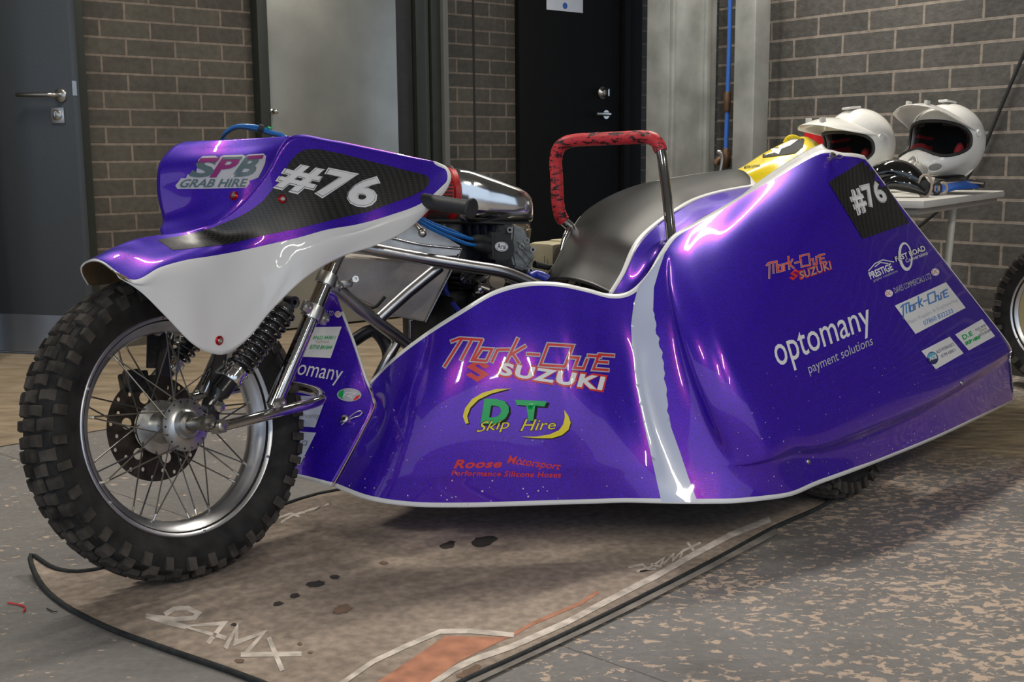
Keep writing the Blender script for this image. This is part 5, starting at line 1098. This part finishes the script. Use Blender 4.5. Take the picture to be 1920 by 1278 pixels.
# ================================================================== THE TABLE AND WHAT STANDS ON IT
ZT = .712
TN, TR = PZ(1733, 376, ZT), PZ(1885, 357, ZT)
tx = (TR-TN).normalized(); ty = V((-tx.y, tx.x, 0)); TL_ = (TR-TN).length
TAB = empty('folding_table', V((TN.x, TN.y, 0))); tag(TAB, 'small white laminate folding table on bent tubular legs against the brick wall', 'table')
tc_ = TN+tx*TL_/2+ty*.40-V((0, 0, .011))-TAB.location
TABW = mat('off white laminate', (.62, .61, .57), .4, noise=.05)
box('tabletop', tc_, tx*TL_/2, ty*.40, V((0, 0, .011)), TABW, TAB, .008)
box('table_apron', tc_-V((0, 0, .02)), tx*(TL_/2-.02), ty*.38, V((0, 0, .009)), mat('grey board edge', (.32, .29, .25), .6), TAB, .002)
LEGM = mat('cream enamelled tube', (.62, .60, .50), .35, coat=.3)
for k in (0, 1):
    bs = TN+tx*(TL_*.72)+ty*(.10+.6*k)-TAB.location; bs.z = 0
    foot = bs-tx*.10
    q = [foot+V((0, 0, 0.012)), foot+V((0, 0, .012))+tx*.012+V((0, 0, .15)), bs-tx*.022+V((0, 0, .53)), bs+V((0, 0, .64)), bs+tx*.004+V((0, 0, .692))]
    tube('table_leg', q, .012, LEGM, TAB, 14, smoothn=5)

# ---- helmets
SHELLW = mat('white helmet shell', (.80, .79, .75), .22, 0, coat=.6, noise=.05, nscale=12)
LIN = mat('black helmet lining', (.010, .010, .011), .9, noise=.3); LINR = mat('red helmet lining', (.22, .008, .012), .8, noise=.4, nscale=40)
VENT = mat('grey vent mesh', (.26, .26, .25), .5)
def helmet(name, base, yaw, tilt, label, roll=0.0, s=1.0):
    """local: x forward (face), y left, z up; origin under the helmet"""
    root = empty(name, base); root.rotation_euler = (roll, tilt, yaw); root.scale = (s, s, s); tag(root, label, 'helmet', None)
    def rad(a, e):      # a azimuth from the front, e elevation
        d = V((cos(e)*cos(a), cos(e)*sin(a), sin(e)))
        ax_, ay_, az_ = .142 if cos(a) < 0 else .132, .122, .135
        r = 1/sqrt((d.x/ax_)**2+(d.y/ay_)**2+(d.z/az_)**2)
        # chin bar juts forward below the eye port
        w_ = max(0, cos(a))**2.2; c = math.exp(-((e+.52)/.34)**2)
        return r*(1+.60*w_*c)
    Cc = V((0, 0, .150)); nu, nv = 96, 60; e0, e1 = -1.02, pi/2
    lo_ = lambda a: .37-.17*math.exp(-(a/.38)**2)
    def inside(a, e):
        a = (a+pi) % (2*pi)-pi; return abs(a/1.25)**2.6+abs((e+.01)/lo_(a) if e < -.01 else (e+.01)/.50)**2.6 < 1
    def P(a, e, k=1): 
        d = V((cos(e)*cos(a), cos(e)*sin(a), sin(e))); q = Cc+d*rad(a, e)*k; return q
    bm = bmesh.new(); R_ = []
    for j in range(nv+1):
        e = e0+(e1-e0)*j/nv; R_.append([bm.verts.new(P(2*pi*i/nu, e)) for i in range(nu)])
    for j in range(nv):
        for i in range(nu):
            am, em = 2*pi*(i+.5)/nu, e0+(e1-e0)*(j+.5)/nv
            if not inside(am, em): bm.faces.new((R_[j][i], R_[j][(i+1) % nu], R_[j+1][(i+1) % nu], R_[j+1][i]))
    # pull the boundary of the port onto a clean curve
    port = []
    for k in range(64):
        t = 2*pi*k/64; ca, sa = cos(t), sin(t); ca = math.copysign(abs(ca)**(2/2.6), ca); sa = math.copysign(abs(sa)**(2/2.6), sa)
        port.append((1.25*ca, -.01+(.50 if sa > 0 else lo_(1.25*ca))*sa))
    for v in bm.verts:
        if not v.link_faces: continue
        dv = v.co-Cc; a = math.atan2(dv.y, dv.x); e = math.asin(max(-1, min(1, dv.z/dv.length)))
        if any(len(x.link_faces) == 1 for x in v.link_edges) and abs(a) < 1.45 and -.7 < e < .8:
            b = min(port, key=lambda q: (q[0]-a)**2+(q[1]-e)**2); v.co = P(*b)
    bmesh.ops.delete(bm, geom=[v for v in bm.verts if not v.link_faces], context='VERTS'); bmesh.ops.remove_doubles(bm, verts=bm.verts, dist=1e-5); bmesh.ops.recalc_face_normals(bm, faces=bm.faces)
    o = link('shell', bm, SHELLW, root, angle=180); sd = o.modifiers.new('t', 'SOLIDIFY'); sd.thickness = .006; sd.offset = -1
    tube('port_seal', [P(a, e, 1.0) for a, e in port], .0058, BLKM, root, 8, closed=True)
    tube('neck_roll', [P(2*pi*i/60, e0, .985) for i in range(60)], .006, BLKM, root, 8, closed=True)
    # padded inside: an inner bowl, dark with red bands at the temples
    bm = bmesh.new(); R_ = []
    for j in range(25):
        e = e0+(e1-e0)*j/24; R_.append([bm.verts.new(P(2*pi*i/48, e, .88 if not inside(2*pi*i/48, e) else .90)) for i in range(48)])
    for j in range(24):
        for i in range(48):
            am, em = 2*pi*(i+.5)/48, e0+(e1-e0)*(j+.5)/24
            if abs(((am+pi) % (2*pi)-pi)/1.32)**3+abs((em+.01)/.56)**3 < 1: continue
            f = bm.faces.new((R_[j][i], R_[j][(i+1) % 48], R_[j+1][(i+1) % 48], R_[j+1][i]))
            aa = abs((am+pi) % (2*pi)-pi)
            if (1.3 < aa < 2.1 and (-.55 < em < -.1 or .12 < em < .30)) or (aa < 1.1 and em < -.5): f.material_index = 1
    bmesh.ops.recalc_face_normals(bm, faces=bm.faces); o = link('lining', bm, [LIN, LINR], root, angle=180); sd = o.modifiers.new('t', 'SOLIDIFY'); sd.thickness = .012; sd.offset = -1
    for s_ in (1, -1):
        bm = bmesh.new(); bmesh.ops.create_uvsphere(bm, u_segments=20, v_segments=12, radius=1); bmesh.ops.transform(bm, matrix=Matrix.Translation(Cc+V((.035, s_*.075, -.045))) @ Matrix.Rotation(s_*.5, 4, 'Z') @ Matrix.Diagonal((.045, .018, .042, 1)), verts=bm.verts); link('cheek_pad', bm, LINR, root)
    # vents in the chin bar
    for a, e, sa_, se_ in ((0, -.50, .11, .16), (.42, -.52, .10, .07), (-.42, -.52, .10, .07)):
        bm = bmesh.new(); c = bm.verts.new(P(a, e, 1.022)); ring = [bm.verts.new(P(a+sa_*cos(t)*(1 if abs(a) < .1 else 1.2), e+se_*sin(t), 1.012)) for t in [2*pi*k/20 for k in range(20)]]
        for k in range(20): bm.faces.new((c, ring[k], ring[(k+1) % 20]))
        bmesh.ops.recalc_face_normals(bm, faces=bm.faces); link('chin_vent', bm, VENT, root, angle=180)
        tube('vent_rim', [P(a+sa_*1.1*cos(t)*(1 if abs(a) < .1 else 1.2), e+se_*1.1*sin(t), 1.012) for t in [2*pi*k/20 for k in range(20)]], .0028, SHELLW, root, 8, closed=True)
    # peak: one curved visor, its rear edge lying on the brow and temples
    rows_ = []
    for i in range(9):
        u = i/8; row = []
        for j in range(17):
            a = j/8-1; r_ = P(a*1.52, .92-.66*abs(a)**1.6, 1.045); f_ = V((.236-.050*a*a, .100*a, .252-.022*abs(a)**2.4))
            p = r_.lerp(f_, u); k_ = (1-a*a); p.z += (.010*k_)*sin(pi*u)
            if abs(a) > .8: p = r_.lerp(f_, u**1.6)
            row.append(p)
        rows_.append(row)
    bm = bmesh.new(); vv_ = [[bm.verts.new(p) for p in r] for r in rows_]
    for i in range(8):
        for j in range(16): bm.faces.new((vv_[i][j], vv_[i][j+1], vv_[i+1][j+1], vv_[i+1][j]))
    bmesh.ops.recalc_face_normals(bm, faces=bm.faces); bm.normal_update()
    if sum(f.normal.z for f in bm.faces) < 0: bmesh.ops.reverse_faces(bm, faces=bm.faces)
    o = link('peak', bm, [SHELLW, BLKM], root, angle=180); sd = o.modifiers.new('t', 'SOLIDIFY'); sd.thickness = .004; sd.offset = -1; ss = o.modifiers.new('s', 'SUBSURF'); ss.levels = 1; ss.render_levels = 1
    for s_ in (1, -1):
        p_ = P(s_*1.50, .24, 1.05); lathe('peak_screw', p_, (.1, s_, 0), [(0, -.006), (.012, -.006), (.012, .003), (.007, .004), (.007, .002), (0, .002)], SHELLW, root, 18)
    for y in (-.035, .035): box('peak_spacer', V((.190, y, .262)), V((.010, 0, 0)), V((0, .006, 0)), V((0, 0, .008)), TABW, root, .002)
    box('crown_vent', V((.02, 0, .289)), V((.03, 0, 0)), V((0, .018, 0)), V((0, 0, .004)), SHELLW, root, .003)
    return root
h1 = helmet('motocross_helmet', PD(1765, 350, 3.72), radians(-143), radians(-6), 'white motocross helmet standing by the blue cloth at the right end of the table', s=.93)
h2 = helmet('motocross_helmet', PD(1610, 353, 3.88), radians(-152), radians(6), 'white motocross helmet half hidden behind the top of the purple body', s=.93)

# ---- gloves, goggles, cloth and bag on the table
gp = PD(1690, 345, 3.36); gp.z = ZT
gog = empty('goggles', gp); gog.scale = (.84, .84, .78); tag(gog, 'glossy black goggles or guard heaped at the table corner by the right helmet', 'goggles')
bm = bmesh.new(); st_ = spline([V((-.11, .02, .05)), V((-.07, .0, .085)), V((-.02, -.02, .09)), V((.03, -.035, .06)), V((.07, -.04, .025))], 6)
bm_tube(bm, st_, [.02+.028*sin(pi*min(1, (i+2)/(len(st_)+2))) for i in range(len(st_))], 20); link('moulded_shell', bm, mat('wet black plastic', (.008, .008, .008), .08, 0, coat=1), gog)
bm = bmesh.new(); st_ = spline([V((-.10, -.045, .03)), V((-.05, -.06, .055)), V((0, -.075, .045)), V((.05, -.08, .02))], 6); bm_tube(bm, st_, [.012+.016*sin(pi*i/(len(st_)-1)) for i in range(len(st_))], 16); link('lens_frame', bm, MATS['wet black plastic'], gog)
q = [V((.055+.022*cos(t), -.075-.004*cos(t), .042+.040*sin(t))) for t in [2*pi*k/24 for k in range(24)]]; tube('strap_loop', q, .0045, mat('beige webbing', (.42, .34, .28), .7), gog, 8, closed=True)
bm = bm_lathe(bmesh.new(), V((.055, -.072, .042)), (0.1, -1, 0), [(0, .0), (.020, 0), (.020, .004), (0, .006)], 20); link('strap_pad', bm, BLKM, gog)
cl = tube('clear_roll', [PD(x, y, d) for x, y, d in ((1722, 345, 3.50), (1736, 342, 3.49), (1752, 343, 3.48))], [.018, .019, .017], mat('cloudy tape roll', (.42, .40, .36), .35, noise=.3, nscale=60), None, 16); tag(cl, 'small cloudy grey roll lying between the black goggles and the blue cloth', 'roll')
wm = tube('crumpled_tear_off', spline([PD(x, y, d) for x, y, d in ((1698, 310, 3.55), (1712, 314, 3.54), (1726, 319, 3.53), (1735, 322, 3.54))], 4), [.012, .018, .02, .022, .018, .023, .02, .022, .017, .02, .018, .012, .008], mat('cloudy tape roll', (.4, .4, .4), .3), None, 10); tag(wm, 'crumpled translucent film resting against the chin of the right helmet', 'film')
ear = empty('striped_straps', PD(1755, 366, 3.36)); tag(ear, 'small coil of black straps edged in beige near the table corner', 'strap')
for k in range(4):
    tube('strap', [V((-.035+.018*k+.012*cos(t), -.01*k*0, .004+.016*(1+sin(t)))) for t in [2*pi*i/18 for i in range(18)]], .0042 if k % 2 else .0052, MATS['beige webbing'] if k % 2 else BLKM, ear, 8, closed=True)
cl = surf('blue_cloth', [[PD(1742, 352, 3.50), PD(1775, 344, 3.52), PD(1815, 338, 3.58)], [PD(1745, 362, 3.44), PD(1790, 350, 3.50), PD(1832, 343, 3.58)], [PD(1752, 362, 3.42), PD(1795, 355, 3.50), PD(1836, 350, 3.56)]], mat('royal blue cloth', (.02, .10, .42), .7, bump=.3), None, 8, 8, .006, facecam=True)[0]; tag(cl, 'folded royal blue cloth under the right helmet on the white table', 'cloth')
dk = empty('dark_gloves', PD(1800, 352, 3.62)); tag(dk, 'dark glove with pale piping lying flat at the right of the table', 'glove')
bm = bmesh.new()
for k in range(5): bm_tube(bm, spline([V((-.06, -.02+k*.012, .012)), V((0, -.03+.015*k, .018)), V((.06, -.04+.018*k, .010))], 3), [.010]*7, 8)
link('glove_fingers', bm, mat('charcoal knit', (.05, .045, .045), .85, noise=.5, nscale=90), dk); tube('glove_piping', spline([V((-.06, -.035, .016)), V((0, -.05, .018)), V((.05, -.055, .014))], 4), .003, MATS['beige webbing'], dk, 6)
# yellow plastic bag
YB = mat('yellow polythene', (.78, .60, .02), .25, 0, coat=.5, bump=.9, bscale=14)
bag = empty('carrier_bag', PD(1450, 330, 3.75)); tag(bag, 'crumpled yellow plastic carrier bag with black and white print beyond the seat', 'bag')
bg_ = [[(1340, 330, 3.62), (1385, 316, 3.72), (1430, 288, 3.82), (1478, 264, 3.92), (1510, 256, 3.98), (1534, 268, 4.0)],
       [(1338, 342, 3.56), (1390, 328, 3.62), (1440, 305, 3.70), (1490, 286, 3.78), (1522, 280, 3.86), (1545, 290, 3.92)],
       [(1350, 352, 3.52), (1402, 346, 3.56), (1450, 335, 3.60), (1500, 320, 3.66), (1535, 315, 3.74), (1560, 320, 3.84)],
       [(1362, 361, 3.50), (1412, 361, 3.52), (1462, 359, 3.56), (1512, 355, 3.62), (1548, 351, 3.70), (1572, 349, 3.80)]]
rr_ = random.Random(11)
rows_ = [[PD(x, y, 3.50+(d-3.5)*.55+rr_.uniform(-.02, .02)) for x, y, d in r] for r in bg_]
o, YBVH, YG = surf('bag_skin', rows_, YB, None, 8, 8, .003)
dm = o.modifiers.new('crumple', 'DISPLACE'); tx_ = bpy.data.textures.new('crumple', 'CLOUDS'); tx_.noise_scale = .05; dm.texture = tx_; dm.strength = .0
o.parent = bag; o.location = -bag.location
bo = -bag.location
lump = [(1345, 395, 3.75)]
bm = bmesh.new(); cc_ = PD(1425, 356, 3.78); cc_.z = ZT+.038; bm_box(bm, cc_, V((.10, .05, 0)), V((-.04, .08, 0)), V((0, 0, .035)), .03)
for v in bm.verts: v.co -= bag.location
link('bag_contents', bm, YB, bag)
def DY(items, lbl): 
    o = decal('bag_print', YBVH, items, None, 10, .002, label=lbl); o.parent = bag; o.location = bo
DY([p2d([[(1408, 296), (1440, 278), (1475, 262), (1500, 256), (1508, 262), (1506, 275), (1490, 288), (1462, 292), (1432, 296)]], BLKD, 0), p2d([[(1432, 293), (1448, 285), (1444, 278), (1462, 274), (1490, 260), (1497, 262), (1482, 273), (1465, 280), (1460, 290), (1452, 287)]], WHT2, 1), t2d('MOTOR CLOTHING', ((1395, 317), (1426, 313), (1425, 309), (1396, 312)), BLKD, 1, .03)], 'black and white print')
o = link('bag_handle', bm_tube(bmesh.new(), spline([PD(x, y, 3.74)-bag.location for x, y in ((1472, 268), (1478, 259), (1488, 257), (1500, 262))], 4), .008, 8), YB, bag)
# something red behind the left helmet
rd = empty('red_case', PD(1532, 262, 4.15)); tag(rd, 'bright red case edge showing behind the left white helmet', 'case')
bm = bm_box(bmesh.new(), V((0, .02, -.03)), V((.028, .01, 0)), V((-.01, .03, 0)), V((0, 0, .075)), .006); link('case_shell', bm, mat('bright red plastic', (.70, .015, .02), .35), rd)
# bent chrome... the tyre of another machine at the right edge
Cc_ = PP(2010, 582, PB+NB*.17, NB)
OT = empty('parked_wheel', V((Cc_.x, Cc_.y, 0))); tag(OT, 'dark knobbly wheel of another machine parked at the right edge by the wall', 'wheel')
sv = BIKE; BIKE = OT
def park():
    W_, f_, n__, u_, g_ = wheel('w', V((Cc_.x, Cc_.y, .28)), radians(-51), 0, R=.275, w=.055, rr=.205, full=False)
    for ch in list(W_.children):
        ch.parent = OT; ch.location = V((0, 0, .28))
    bpy.data.objects.remove(W_)
    lathe('wheel_disc', V((0, 0, .28)), n__, [(0, .012), (.15, .012), (.18, .02), (.18, .0), (0, 0)], mat('pale yellow wheel disc', (.5, .42, .22), .5), OT, 48)
park()
BIKE = sv
